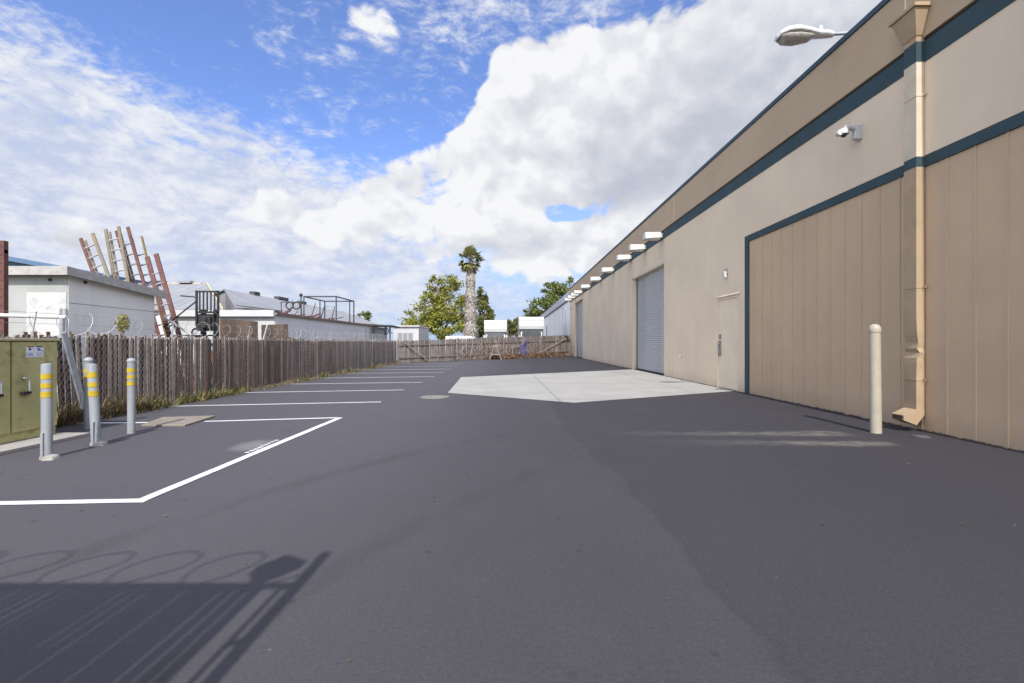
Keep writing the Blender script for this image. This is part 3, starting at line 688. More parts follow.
# ------------------------------------------------------------------ back fence
A0 = Vector((-7.15,30.5)); A1 = Vector((6.0,48.45)); AD = (A1-A0); AL = AD.length; AD.normalize(); AN = Vector((AD.y,-AD.x))   # AN points to the camera
bf = thing('board_fence', (-.5,39.5,0), 'weathered wooden board fence across the far end of the lot', 'fence')
b = MB(); s = 0
while s < AL-.1:
    w = R.uniform(.10,.15); hh = 1.42+.68*s/AL+R.uniform(-.06,.05); p = A0+AD*s; q = A0+AD*(s+w); n = AN*.02*(1+.4*R.uniform(-1,1)); l = AD*R.gauss(0,.015)
    b.hexa([(p.x,p.y,.02),(q.x,q.y,.02),(q.x-n.x,q.y-n.y,.02),(p.x-n.x,p.y-n.y,.02),(p.x+l.x,p.y+l.y,hh),(q.x+l.x,q.y+l.y,hh),(q.x-n.x+l.x,q.y-n.y+l.y,hh),(p.x-n.x+l.x,p.y-n.y+l.y,hh)], 1 if R.random() < .3 else 0)
    s += w+R.uniform(.01,.03)
b.build('boards', [M['board'], M['board2']], bf, fix=True)
for i in range(9):
    p = A0+AD*(AL*i/8)+AN*.05; b = MB(); b.box(p.x-.045,p.y-.045,0,p.x+.045,p.y+.045,1.5+.66*i/8); b.build('post', M['board'], bf)
for zf in (.35, 1.15):
    b = MB(); p = A0+AN*.03; q = A1+AN*.03; b.bar((p.x,p.y,zf),(q.x,q.y,zf*1.35),.05,.09); b.build('rail', M['board'], bf)
for (pa, za, pb, zb, lab_) in ((.25,1.45,2.6,.08,'pale slanted brace pole at the left end of the far board fence'),(AL-7.1,.1,AL-.9,1.75,'pale slanted brace pole at the right end of the far board fence')):
    p = A0+AD*pa+AN*.14; q = A0+AD*pb+AN*.14; b = MB(); b.tube([(p.x,p.y,za),(q.x,q.y,zb)], .03, 8)
    tag(b.build('brace_pole', mat('pale_pole', (.34,.29,.24), .8), None, True, origin=(p.x,p.y,0)), lab_, 'brace', 'brace poles on the far fence')
# dry creeper over the far fence
b = MB()
for _ in range(1500):
    s = R.choice([6.5,8.5,10,12,13.5,15.5,17.5])+R.gauss(0,1.1); s = min(max(s,3.4),AL-1); p = A0+AD*s+AN*(.08+abs(R.gauss(0,.12)))
    z = abs(R.gauss(.5,.5)); z = min(z,1.9); a = R.uniform(-1.4,1.4); L = R.uniform(.15,.5); d = AD*math.sin(a)*L; t = R.uniform(.004,.01)
    b.poly([(p.x-t,p.y,z),(p.x+t,p.y,z),(p.x+d.x+t,p.y+d.y,z+math.cos(a)*L*.8),(p.x+d.x-t,p.y+d.y,z+math.cos(a)*L*.8)])
tag(b.build('dry_creeper', mat('dry_creeper_twigs', (.24,.185,.16), .9, var=.1, isl=.5), fix=False), kind='stuff')
o = thing('sawhorse', (-1.2,39.2,0), 'pale wooden A frame sawhorse standing before the far board fence', 'sawhorse')
sx, sy = (495.5-CX)*37.2/F, 37.2; pw = mat('pale_bare_wood', (.24,.21,.195), .85)
for a_ in (-1,1):
    for yy in (sy-.25, sy+.3):
        b = MB(); b.bar((sx+a_*.46,yy,0),(sx+a_*.1,yy,1.02),.07,.05); b.build('leg', pw, o)
b = MB(); b.box(sx-.22,sy-.3,1.0,sx+.22,sy+.36,1.1); b.build('top_beam', pw, o)
b = MB(); b.bar((sx-.32,sy-.28,.42),(sx+.32,sy-.28,.42),.03,.08); b.build('stretcher', pw, o)
b = MB(); p = A0+AD*12.0+AN*.22; q = A0+AD*13.3+AN*.22; b.bar((p.x,p.y,1.0),(q.x,q.y,1.06),.04,.2); b.bar((p.x+.1,p.y,.0),(p.x+.1,p.y,1.0),.05,.06); b.bar((q.x-.1,q.y,.0),(q.x-.1,q.y,1.0),.05,.06)
tag(b.build('plank_trestle', pw, None, origin=(p.x,p.y,0)), 'pale plank trestle along the far board fence between sawhorse and tarp', 'trestle')
b = MB()
for _ in range(2200):
    s_ = R.uniform(9,AL-1.5); p = A0+AD*s_+AN*(.05+abs(R.gauss(0,.25))); z = abs(R.gauss(0,.16)); u = Vector((R.uniform(-1,1),R.uniform(-1,1),R.uniform(-1,1))).normalized()*R.uniform(.04,.1); v = u.orthogonal()*.6; c0 = Vector((p.x,p.y,z+.02))
    b.poly([c0-u,c0-v,c0+u,c0+v])
tag(b.build('fallen_leaves', leaf_mat('russet_leaves', [(.07,.04,.025),(.17,.09,.05),(.25,.17,.10)]), fix=False), kind='stuff')
# blue tarp hung on the fence
o = thing('tarp', (A0.x+AD.x*13.4,A0.y+AD.y*13.4,.2), 'faded blue violet tarp hung over the far board fence', 'tarp')
b = MB(); nu, nv = 8, 9; g = []
for j in range(nv+1):
    row = []
    for i in range(nu+1):
        s = 12.9+i*.15+(.3*j/nv)+.03*math.sin(j*2); p = A0+AD*s+AN*(.34+.03*math.sin(i*1.3+j*.4)+.03*math.sin(j*.9))
        row.append((p.x,p.y,.22+1.35*j/nv*(1+.12*math.sin(i*1.1))))
    g.append(row)
for j in range(nv):
    for i in range(nu):
        if j > 5 and (i < 3 or i > 6): continue
        b.poly([g[j][i],g[j][i+1],g[j+1][i+1],g[j+1][i]])
o2 = b.build('cloth', M['tarp'], o, True); sm = o2.modifiers.new('t','SOLIDIFY'); sm.thickness = .008

# ------------------------------------------------------------------ shed with ladders
sh = thing('shed', (-11,11,0), 'white and grey low shed with weathered fascia behind the slatted fence', 'shed')
def roofz(y): return 2.80-.075*(y-9.6)
b = MB(); ya, yb = 9.78,12.15
b.hexa([(-15,ya,0),(-9.0,ya,0),(-9.0,yb,0),(-15,yb,0),(-15,ya,roofz(ya)-.1),(-9.0,ya,roofz(ya)-.1),(-9.0,yb,roofz(yb)-.1),(-15,yb,roofz(yb)-.1)])
b.build('wall', M['shed'], sh)
b = MB(); b.box(-15,9.768,0,-9.012,9.779,2.68); b.build('front_sheet', M['shedfront'], sh)
b = MB(); b.box(-9.83,9.757,.3,-9.02,9.767,2.33); b.box(-10.32,9.757,.3,-10.22,9.767,2.36); b.build('paint_patch', M['patch'], sh)
b = MB(); ya, yb = 9.60,12.35
b.hexa([(-15.2,ya,roofz(ya)-.02),(-8.86,ya,roofz(ya)-.02),(-8.86,yb,roofz(yb)-.02),(-15.2,yb,roofz(yb)-.02),(-15.2,ya,roofz(ya)+.04),(-8.86,ya,roofz(ya)+.04),(-8.86,yb,roofz(yb)+.04),(-15.2,yb,roofz(yb)+.04)])
b.build('roof', M['roofgrey'], sh)
b = MB(); b.box(-15.2,9.575,2.66,-8.835,9.599,2.835)
b.hexa([(-8.859,9.6,2.665),(-8.835,9.6,2.665),(-8.835,12.36,2.43),(-8.859,12.36,2.43),(-8.859,9.6,2.838),(-8.835,9.6,2.838),(-8.835,12.36,2.60),(-8.859,12.36,2.60)])
b.build('fascia', M['fascia'], sh, bevel=.004)
b = MB(); b.bar((-8.998,9.8,2.12),(-8.998,12.14,2.09),.006,.009); b.build('siding_seam', mat('seam_grey', (.2,.2,.2), .8), sh)
for p in ((-9.35,9.762,2.585),(-8.99,10.15,2.58)):
    b = MB(); b.tube([p,(p[0]+(.03 if p[0] > -9 else 0),p[1]-(.03 if p[0] < -9 else 0),p[2])], .03, 8); b.build('vent_pipe', M['black'], sh, True)
# blue roofed shed further left
o = thing('blue_roof_shed', (-14,15.5,0), 'blue roofed shed rising just behind the low white shed', 'shed')
b = MB(); b.box(-24,14.6,0,-14,18,2.9); b.build('wall', M['shedfront'], o)
b = MB(); b.extr([(-24,5.5),(-13.3,3.55),(-13.3,3.45),(-24,5.4)],'y',14.3,18.3); b.build('roof', M['blueroof'], o)
b = MB(); b.extr([(-23.9,2.9),(-14,2.9),(-14,3.56),(-23.9,5.36)],'y',14.61,17.9); b.build('gable', M['blueroof'], o)
# rust uprights left edge
o = thing('rack_upright', (-9.0,8.6,0), 'rusty red steel rack uprights at the left edge beside the shed', 'rack')
for (x0, x1) in ((-9.17,-9.09),(-9.07,-8.985)):
    b = MB(); b.box(x0,8.52,0,x1,8.6,3.12)
    for k in range(20): b.box(x0+.03,8.517,.15+k*.15,x1-.03,8.521,.175+k*.15,1)
    b.build('upright', [M['rust'], M['black']], o)
b = MB()
b.box(-9.2,8.48,0,-8.96,8.66,.015); b.box(-9.17,8.53,2.9,-8.985,8.59,2.96); b.box(-9.09,8.535,1.2,-9.07,8.585,1.26)
b.build('brace', M['rust'], o)
# white pipe rail
o = thing('pipe_rail', (-8,8.5,0), 'white horizontal pipe rail in front of the shed above the fence', 'rail')
b = MB(); b.tube([(-12.5,8.5,1.9),(-7.85,8.5,1.755)], .036, 12); b.build('rail', M['white'], o, True)
b = MB(); b.tube([(-7.93,8.5,0),(-7.93,8.5,1.74)], .035, 10); b.build('post', M['galv'], o, True)
b = MB(); b.tube([(-11.2,8.5,0),(-11.2,8.5,1.84)], .035, 10); b.build('post', M['galv'], o, True)

def ladder(y, tl, bl_, ztop, wid, mr_, mrung, label, n=None, rw=.085):
    """tl / bl_: pixel columns of the rail centre at top and at ground, placed at distance y"""
    p0 = Vector(((bl_-CX)*y/F,y,0)); p1 = Vector(((tl-CX)*(y+.25)/F,y+.25,ztop)); d = (p1-p0); L = d.length; d.normalize()
    side = Vector((d.z,0,-d.x)).normalized()*wid/2*1.0
    o = thing('ladder', p0, label, 'ladder', 'ladders leaning behind the shed')
    for sgn in (-1,1):
        b = MB(); b.bar(p0+side*sgn, p1+side*sgn, rw, .04, up=(0,1,0)); b.build('rail', (mr_[0] if sgn < 0 else mr_[1]) if isinstance(mr_, tuple) else mr_, o, bevel=.004)
    if wid > .33:
        for sgn in (-1,1):
            b = MB(); q = side*sgn*.72+Vector((0,.07,0)); b.bar(p0+q+d*(L*.15), p0+q+d*(L*.985), rw*.6, .03, up=(0,1,0)); b.build('fly_rail', M['fibre_red'] if sgn > 0 else M['fibre_tan'], o, bevel=.003)
    k = int(L/.305)
    for i in range(1,k):
        c = p0+d*(i*.305+.05); b = MB(); b.tube([c-side,c+side], .022, 8); b.build('rung', mrung, o, True)
    return o
zt = lambda py, y: H+(CY-py)*y/F
ladder(13.05, 86.5, 144, zt(235,13.2), .36, (M['fibre_red'],M['fibre_tan']), M['alu'], 'leftmost ladder, one red and one tan rail, leaning well left above the shed roof')
ladder(13.25, 112, 141, zt(227,13.4), .37, M['fibre_tan'], M['alu'], 'steep tan ladder with both rails tan, second from the left')
ladder(13.45, 122, 168, zt(228,13.6), .34, M['fibre_red'], M['alu'], 'tall red ladder crossing just right of the steep tan one')
ladder(13.65, 137, 174, zt(237,13.8), .28, (M['alu'],M['fibre_yel']), M['alu'], 'thin railed ladder with yellow right rail behind the red ones', rw=.05)
ladder(13.0, 151.5, 190, zt(255,13.2), .26, M['fibre_red'], M['alu'], 'rightmost and lowest ladder, broad weathered red rails, past the end of the shed roof', rw=.125)
# dark strut
o = thing('awning_strut', (-8.85,12.95,1.8), 'dark steel awning strut at the far end of the shed roof', 'strut')
b = MB(); b.tube([(-8.86,12.9,2.57),(-8.45,13.0,2.54)], .018, 8); b.build('arm', M['black'], o, True)
b = MB(); b.tube([(-9.35,12.95,1.72),(-8.5,13.05,2.46)], .02, 8); b.build('brace', M['black'], o, True)
# forklift stacker
fy = 14.2; fx = (207-CX)*fy/F
o = thing('forklift', (fx,fy,0), 'black forklift with raised slatted load backrest behind the slatted fence', 'forklift')
b = MB()
for s in (-.33,.31): b.box(fx+s-.02,fy,1.80,fx+s+.03,fy+.05,2.85)
b.box(fx-.33,fy,2.80,fx+.33,fy+.05,2.85); b.box(fx-.33,fy,2.18,fx+.33,fy+.05,2.24)
for k in range(5): b.box(fx-.23+k*.11-.016,fy+.01,2.24,fx-.23+k*.11+.016,fy+.04,2.80)
b.build('load_backrest', M['black'], o)
b = MB()
for s in (-.24,.14): b.box(fx+s-.05,fy+.15,.1,fx+s+.05,fy+.28,2.3)
b.box(fx-.26,fy+.16,1.2,fx+.18,fy+.26,1.3); b.build('mast', M['black'], o)
b = MB(); b.box(fx-.36,fy+.052,1.66,fx+.16,fy+.14,2.16); b.box(fx-.14,fy-.06,1.72,fx+.12,fy+.05,2.08); b.tube([(fx-.02,fy-.09,1.75),(fx-.02,fy-.09,2.05)], .06, 10); b.build('carriage', mat('greasy_black', (.035,.035,.035), .5), o, bevel=.01)
for s in (-.28,.2):
    b = MB(); b.hexa([(fx+s-.06,fy-1.1,1.5),(fx+s+.06,fy-1.1,1.5),(fx+s+.06,fy+.05,1.5),(fx+s-.06,fy+.05,1.5),(fx+s-.06,fy-1.1,1.515),(fx+s+.06,fy-1.1,1.515),(fx+s+.06,fy+.05,1.55),(fx+s-.06,fy+.05,1.55)]); b.build('fork', M['black'], o)
b = MB(); b.box(fx-.5,fy+.35,.25,fx+.5,fy+2.1,1.05); b.box(fx-.45,fy+1.3,1.05,fx+.45,fy+2.1,1.35); b.build('body', mat('forklift_orange', (.35,.12,.03), .5), o, bevel=.05)
b = MB(); b.tube([(fx-.15,fy+.34,1.9),(fx-.62,fy+.3,1.7),(fx-.7,fy+.3,1.4)], .03, 8); b.build('hose', M['black'], o, True)
for sx in (-.5,.5):
    for sy in (.6,1.8):
        b = MB(); b.tube([(fx+sx-.09,fy+sy,.28),(fx+sx+.09,fy+sy,.28)], .28, 18); b.build('wheel', M['black'], o, True)
# white drum
o = thing('drum', ((186-CX)*13.2/F,13.6,0), 'white plastic drum top showing above the fence left of the forklift', 'drum')
cx, cy = o.location.x, o.location.y
b = MB(); b.lathe([(.24,0),(.27,.1),(.27,1.2),(.25,1.4),(.16,1.54)], (cx,cy,0), 18); b.build('shell', M['white'], o, True)
b = MB(); b.tube([(cx-.02,cy,1.54),(cx-.02,cy,1.6)], .05, 10); b.build('cap', M['white2'], o, True)
b = MB(); b.tube([(-9.3,12.9,2.0),(-8.7,13.1,1.52)], .03, 8); tag(b.build('pipe', M['white2'], None, True, origin=(-8.7,13.1,1.4)), 'white slanted pipe dropping from behind the shed towards the drum', 'pipe')
# yellow plant
o = thing('shrub', (-8.2,10.1,0), 'small yellow green shrub poking above the fence before the shed wall', 'shrub')
pc = Vector(((123-CX)*10.1/F,10.1,1.72))
b = MB(); b.tube([(pc.x,pc.y,0),(pc.x+.03,pc.y,1.0),(pc.x,pc.y,1.6)], .014, 6); b.build('stem', M['bark'], o, True)
b = MB()
for _ in range(330):
    v = Vector((R.gauss(0,1),R.gauss(0,1),R.gauss(0,1))).normalized()*R.random()**.4; p = pc+Vector((v.x*.13,v.y*.13,v.z*.2))
    a = Vector((R.uniform(-1,1),R.uniform(-1,1),R.uniform(-1,1))).normalized()*.03; c = a.cross(Vector((R.uniform(-1,1),R.uniform(-1,1),R.uniform(-1,1)))).normalized()*.015
    b.poly([p-a,p-c,p+a,p+c])
b.build('leaves', M['plant'], o, fix=False)

# ------------------------------------------------------------------ low white building on the left
lb = thing('low_building', (-11,25,0), 'low white flat roofed building with clutter on its roof behind the fence', 'building')
b = MB(); b.box(-12.9,18.2,0,-8.9,32.0,2.36); b.build('wall', [M['bldgside']], lb)
b = MB(); b.box(-12.9,18.17,0,-8.92,18.199,2.24); b.build('front_wall', M['bldg'], lb)
b = MB(); b.box(-13.0,18.0,2.30,-8.87,18.12,2.54); b.build('fascia', M['white2'], lb)
b = MB(); b.box(-13.0,18.121,2.361,-8.82,32.2,2.44); b.build('roof', M['roofgrey'], lb)
b = MB(); b.box(-8.819,18.121,2.365,-8.80,32.2,2.46); b.build('roof_edge', mat('roof_edge_brown', (.22,.15,.12), .8, dirt=(.1,.08,.07)), lb)
for (x0, x1, y0, y1, nm) in ((-8.897,-8.885,29.6,29.75,'wall_post'),(-8.897,-8.885,30.2,31.7,'wall_shutter')):
    b = MB(); b.box(x0,y0,.2,x1,y1,2.2); b.build(nm, M['shutter'], lb)
# cage frame on roof
o = thing('pipe_cage', (-9.8,26.5,2.44), 'dark metal pipe cage standing on the low building roof', 'frame')
xs, ys, z0, z1 = (-10.65,-8.98), (24.8,27.6), 2.44, 3.70
b = MB()
for x in xs:
    for y in ys: b.tube([(x,y,z0),(x,y,z1)], .035, 8)
b.build('uprights', M['dark'], o, True)
b = MB()
for x in xs: b.tube([(x,ys[0],z1),(x,ys[1],z1)], .035, 8)
for y in ys: b.tube([(xs[0],y,z1),(xs[1],y,z1)], .035, 8)
b.tube([(-10.65,26.9,z0),(-10.65,26.9,z1)], .03, 8); b.tube([(-8.98,26.9,z0),(-8.98,26.9,z1)], .03, 8)
b.build('top_rails', M['dark'], o, True)
b = MB(); b.tube([(-10.3,26,z0),(-10.05,26,z0+.85),(-9.5,26,z0+.8),(-9.65,26,z0+.2)], .028, 8); b.tube([(-10.55,25.3,z0),(-10.25,25.3,z0+.95)], .025, 8); b.build('inner_hoop', M['dark'], o, True)
# cart with two wheels
o = thing('hand_cart', (-9.4,20.5,2.44), 'overturned two wheeled hand cart among rusty scrap on the low roof', 'cart')
for px in (289.5,296.5):
    x = (px-CX)*20.5/F; b = MB(); pts = [(x+.15*math.cos(a),20.5+R.uniform(0,.002),2.90+.15*math.sin(a)) for a in [2*math.pi*i/20 for i in range(21)]]
    b.tube(pts, .03, 8, cap=False); w = b.build('wheel', M['black'], o, True)
    b = MB(); b.tube([(x,20.47,2.90),(x,20.53,2.90)], .04, 8); b.build('hub', M['galv'], w)
b = MB(); xa = (280-CX)*20.5/F; xb = (303-CX)*20.5/F
b.tube([(xa,20.6,3.06),(xb,20.6,3.04)], .02, 8); b.tube([(xa,20.6,3.06),(xa+.02,20.6,2.5)], .02, 8); b.tube([(xb-.1,20.6,2.5),(xb-.12,20.6,3.05)], .02, 8); b.tube([(xa+.2,20.6,3.06),(xa+.15,20.6,3.2)], .015, 8); b.tube([(xa+.5,20.6,3.06),(xa+.47,20.6,3.16)], .015, 8)
b.build('chassis', M['dark'], o, True)
o = thing('roof_vent', ((301-CX)*21.5/F,21.5,2.44), 'thin dark vent pipe with round cap beside the hand cart', 'vent')
b = MB(); b.tube([(o.location.x,21.5,2.44),(o.location.x,21.5,3.4)], .03, 8); b.build('pipe', M['dark'], o, True)
b = MB(); b.lathe([(.05,0),(.08,.06),(.05,.14)], (o.location.x,21.5,3.38), 10); b.build('cap', M['black'], o, True)
# scrap
sp = thing('scrap_pile', (-9.6,21,2.44), 'pile of rusty pipes, red planks and scrap on the low roof', 'scrap')
for i in range(16):
    x, y = R.uniform(-11,-9.05), R.uniform(19.2,27); a = R.uniform(-.5,.5); L = R.uniform(.4,1.3); b = MB()
    b.bar((x,y,2.47+R.uniform(0,.12)),(x+L*math.sin(a)*.5,y+L,2.5+R.uniform(0,.22)),R.uniform(.05,.14),R.uniform(.03,.06)); b.build('scrap_piece', R.choice([M['rust'],M['fibre_red'],M['dark'],M['board'],M['roofgrey']]), sp)
sp2 = thing('sheet_stack', (-12.6,18.9,2.44), 'stack of grey roofing sheets near the low roof front edge', 'sheets')
for i in range(5):
    b = MB(); xa = (236-CX)*19.2/F; b.hexa([(xa,19.0+i*.04,2.55+i*.06),(xa+1.3,19.0+i*.04,2.53+i*.03),(xa+1.3,20.4,2.53+i*.03),(xa,20.4,2.55+i*.06),(xa,19.0+i*.04,2.58+i*.06),(xa+1.3,19.0+i*.04,2.55+i*.03),(xa+1.3,20.4,2.55+i*.03),(xa,20.4,2.58+i*.06)]); b.build('sheet', M['roofgrey'] if i % 2 else M['dark'], sp2)
# dark porch canopy + small white hut
o = thing('porch_canopy', (-8.1,31.4,0), 'dark sagging porch canopy on posts at the end of the low building', 'canopy')
b = MB(); b.hexa([(-9.7,30.5,2.46),(-7.55,30.6,2.36),(-7.55,33.0,2.34),(-9.7,33.0,2.44),(-9.7,30.5,2.56),(-7.55,30.6,2.44),(-7.55,33.0,2.42),(-9.7,33.0,2.54)]); b.build('canopy_top', M['dark'], o)
for x in (-7.7,-7.95):
    b = MB(); b.tube([(x,30.8,0),(x,30.8,2.38)], .05, 8); b.build('post', M['dark'], o, True)
b = MB()
for k in range(7): b.bar((-7.4-.1*k,30.5+.02*k,2.15+R.uniform(-.25,.3)),(-7.75-.05*k,30.7,1.7+R.uniform(0,.6)),.05,.02)
b.build('rags', M['black'], o)
o = thing('white_hut', (-7.6,37,0), 'small white hut with grey shutter beyond the corner of the fences', 'hut')
b = MB(); b.box(-8.75,36.0,0,-6.85,40.5,2.52); b.build('wall', M['bldg'], o)
b = MB(); b.box(-8.9,35.85,2.521,-6.78,40.6,2.62); b.build('roof', M['white2'], o)
b = MB(); b.box(-8.45,35.985,.3,-7.25,35.999,2.1); s_ = b.build('shutter', M['shutter'], o)
b = MB()
for k in range(3): b.box(-8.42+k*.4,35.975,.35,-8.10+k*.4,35.984,2.05)
b.build('slat_panel', M['roofgrey'], s_)

# ------------------------------------------------------------------ far grey warehouses left
o = thing('grey_warehouse', (-26,30,0), 'big pale grey metal roofed warehouse with a cream trimmed roof end behind the low building', 'building')
b = MB(); b.hexa([(-60,25,0),(-15.3,25,0),(-19.4,29.9,0),(-60,29.9,0),(-60,25,3.0),(-15.3,25,3.0),(-19.4,29.9,4.8),(-60,29.9,4.8)]); b.build('wall', M['bldgside'], o)
b = MB(); b.hexa([(-60,24.8,2.98),(-14.9,24.8,2.98),(-19.05,30.0,4.93),(-60,30.0,4.93),(-60,24.8,3.06),(-14.9,24.8,3.06),(-19.05,30.0,5.02),(-60,30.0,5.02)])
x = -59.5
while x < -15.2:
    ye = min(30, 24.8+5.2*max(0, min(1, (-14.95-x)/4.15))); ze = 3.06+1.96*(ye-24.8)/5.2
    b.hexa([(x,24.8,3.06),(x+.05,24.8,3.06),(x+.05,ye,ze),(x,ye,ze),(x,24.8,3.07),(x+.05,24.8,3.07),(x+.05,ye,ze+.01),(x,ye,ze+.01)]); x += .6
b.build('roof', M['roofgrey'], o)
b = MB(); b.hexa([(-14.88,24.75,2.8),(-14.80,24.75,2.8),(-18.95,30.05,4.62),(-19.03,30.05,4.62),(-14.88,24.75,3.12),(-14.80,24.75,3.12),(-18.95,30.05,5.10),(-19.03,30.05,5.10)]); b.build('barge_board', M['creamtrim'], o)
b = MB(); b.box(-40,29.95,4.95,-19.3,30.08,5.07); b.build('ridge_cap', M['creamtrim'], o)
for i in range(5):
    b = MB(); x = -20.6-i*1.7; b.box(x,29.7,5.03,x+.8,30.1,5.16); b.build('ridge_vent', M['dark'] if i % 2 else M['roofgrey'], o)
o = thing('long_warehouse', (-16,40,0), 'long grey sheet metal warehouse whose ridge runs away behind the low building', 'building')
b = MB(); e0, e1, e2 = (-13.5,23.75), (-18,30.35), (-22.3,30.5)
b.poly([(*e0,0),(*e1,0),(*e1,4.62),(*e0,2.9)]); b.poly([(*e1,0),(*e2,0),(*e2,2.9),(*e1,4.62)]); b.poly([(-13.5,23.75,0),(-13.5,52,0),(-13.5,52,2.9),(-13.5,23.75,2.9)]); b.poly([(-22.3,30.5,0),(-22.3,52,0),(-22.3,52,2.9),(-22.3,30.5,2.9)]); b.poly([(-13.5,52,0),(-22.3,52,0),(-22.3,52,2.9),(-18,52,4.62),(-13.5,52,2.9)])
b.build('wall', M['roofgrey'], o, fix=False)
b = MB(); b.hexa([(-18,30.2,4.62),(-13.2,23.2,2.82),(-13.2,52,2.82),(-18,52,4.62),(-18,30.2,4.70),(-13.2,23.2,2.90),(-13.2,52,2.90),(-18,52,4.70)])
b.hexa([(-22.5,30.3,2.82),(-18,30.2,4.62),(-18,52,4.62),(-22.5,52,2.82),(-22.5,30.3,2.90),(-18,30.2,4.70),(-18,52,4.70),(-22.5,52,2.90)])
y = 23.6
while y < 52:
    f = min(1, (y-23.2)/7.0); xe = -13.2-4.8*f; ze = 2.90+1.80*f
    b.hexa([(xe,y,ze),(-13.2,y,2.90),(-13.2,y+.05,2.90),(xe,y+.05,ze),(xe,y,ze+.012),(-13.2,y,2.912),(-13.2,y+.05,2.912),(xe,y+.05,ze+.012)]); y += .6
b.build('roof', M['roofgrey'], o)
for (y, l) in ((33.5,.7),(37,1.6),(41,1.0)):
    b = MB(); b.box(-18.2,y,4.68,-17.8,y+l,4.9); b.build('ridge_vent', M['dark'], o)

# ------------------------------------------------------------------ white neighbour building
o = thing('white_building', (8,66,0), 'long white building continuing the warehouse line beyond the far fence', 'building')
NX = 6.12
b = MB(); b.box(NX,49,0,20,55.0,5.75); b.box(NX,56.3,0,20,104,5.75); b.box(NX,55.0,5.45,20,56.3,5.75); b.box(NX+.4,55.0,0,20,56.3,5.45); b.build('wall', M['nwhite'], o)
b = MB(); b.extr([(NX-.1,5.76),(NX-.1,6.62),(NX+.5,6.9),(21,6.9),(21,5.76)],'y',48.7,104.3); b.build('roof', M['pinkwall'], o)
b = MB(); b.box(NX-.13,48.7,5.68,NX-.101,104.3,5.80); b.build('gutter', M['dark'], o)
b = MB(); b.box(NX+.3,55.0,0,NX+.39,56.3,5.44); b.build('tall_door', M['shutter'], o)
b = MB(); b.box(NX-.02,79,1.2,NX-.001,81.5,4.2); b.build('window', M['glass'], o)
b = MB(); b.box(NX-.03,52.5,0,NX-.001,52.8,4.9); b.build('downpipe', M['white'], o)

# ------------------------------------------------------------------ motorhomes
def motorhome(x0, x1, y, zt_, z1, label):
    w = x1-x0; xm = (x0+x1)/2
    o = thing('motorhome', (xm,y+3,0), label, 'motorhome', 'motorhomes parked beyond the far fence')
    b = MB(); prof = [(y,z1),(y-.08,z1+.35),(y,zt_-.12),(y+.18,zt_),(y+7,zt_),(y+7,.55),(y+1.3,.55),(y+1.3,z1-.02)]
    b.extr([(u,v) for u,v in prof],'x',x0,x1); b.build('body', M['rv'], o, bevel=.06)
    b = MB(); b.extr([(y+.35,z1-.03),(y+1.29,z1-.03),(y+1.29,.5),(y-.6,.5),(y-.7,1.2),(y-.05,1.45)],'x',x0+.18,x1-.18); b.build('cab', M['rv'], o, bevel=.05)
    b = MB(); b.hexa([(x0+.22,y-.1,1.6),(x1-.22,y-.1,1.6),(x1-.22,y-.06,1.6),(x0+.22,y-.06,1.6),(x0+.34,y+.08,z1-.03),(x1-.34,y+.08,z1-.03),(x1-.34,y+.12,z1-.03),(x0+.34,y+.12,z1-.03)]); b.build('windscreen', M['glass'], o)
    for sx in (x0-.05, x1-.12):
        b = MB(); b.box(sx,y-.1,1.5,sx+.17,y,2.05); b.build('mirror', M['white'], o, bevel=.03)
    for sx in (x0+.25,x1-.5):
        for yy in (y+.3,y+5.3):
            b = MB(); b.tube([(sx,yy,.38),(sx+.25,yy,.38)], .38, 16); b.build('wheel', M['black'], o, True)
    for sx in (x0+.3,x1-.6):
        b = MB(); b.box(sx,y-.72,.85,sx+.3,y-.69,1.1); b.build('headlight', M['lens'], o)
    b = MB(); b.box(x0+.02,y-.085,zt_-.38,x1-.02,y-.075,zt_-.36); b.build('seam', M['shutter'], o)
motorhome(-2.55,-.3,47.2,3.55,2.36,'left smaller white motorhome above the far fence beside the palm')
motorhome(.92,3.45,48.6,3.95,2.68,'right taller white motorhome next to the white building')
o = thing('camper_shell', (-5,36.5,0), 'low white trailer roof just above the far fence left of the palm', 'trailer')
b = MB(); b.extr([(-5.2,.5),(-5.2,1.78),(-5.15,1.86),(-3.15,1.86),(-2.6,1.5),(-2.6,.5)],'y',38.5,42); b.build('body', M['rv'], o, bevel=.04)
for x in (-4.9,-3.1):
    b = MB(); b.tube([(x-.1,40,.3),(x+.1,40,.3)], .3, 14); b.build('wheel', M['black'], o, True)

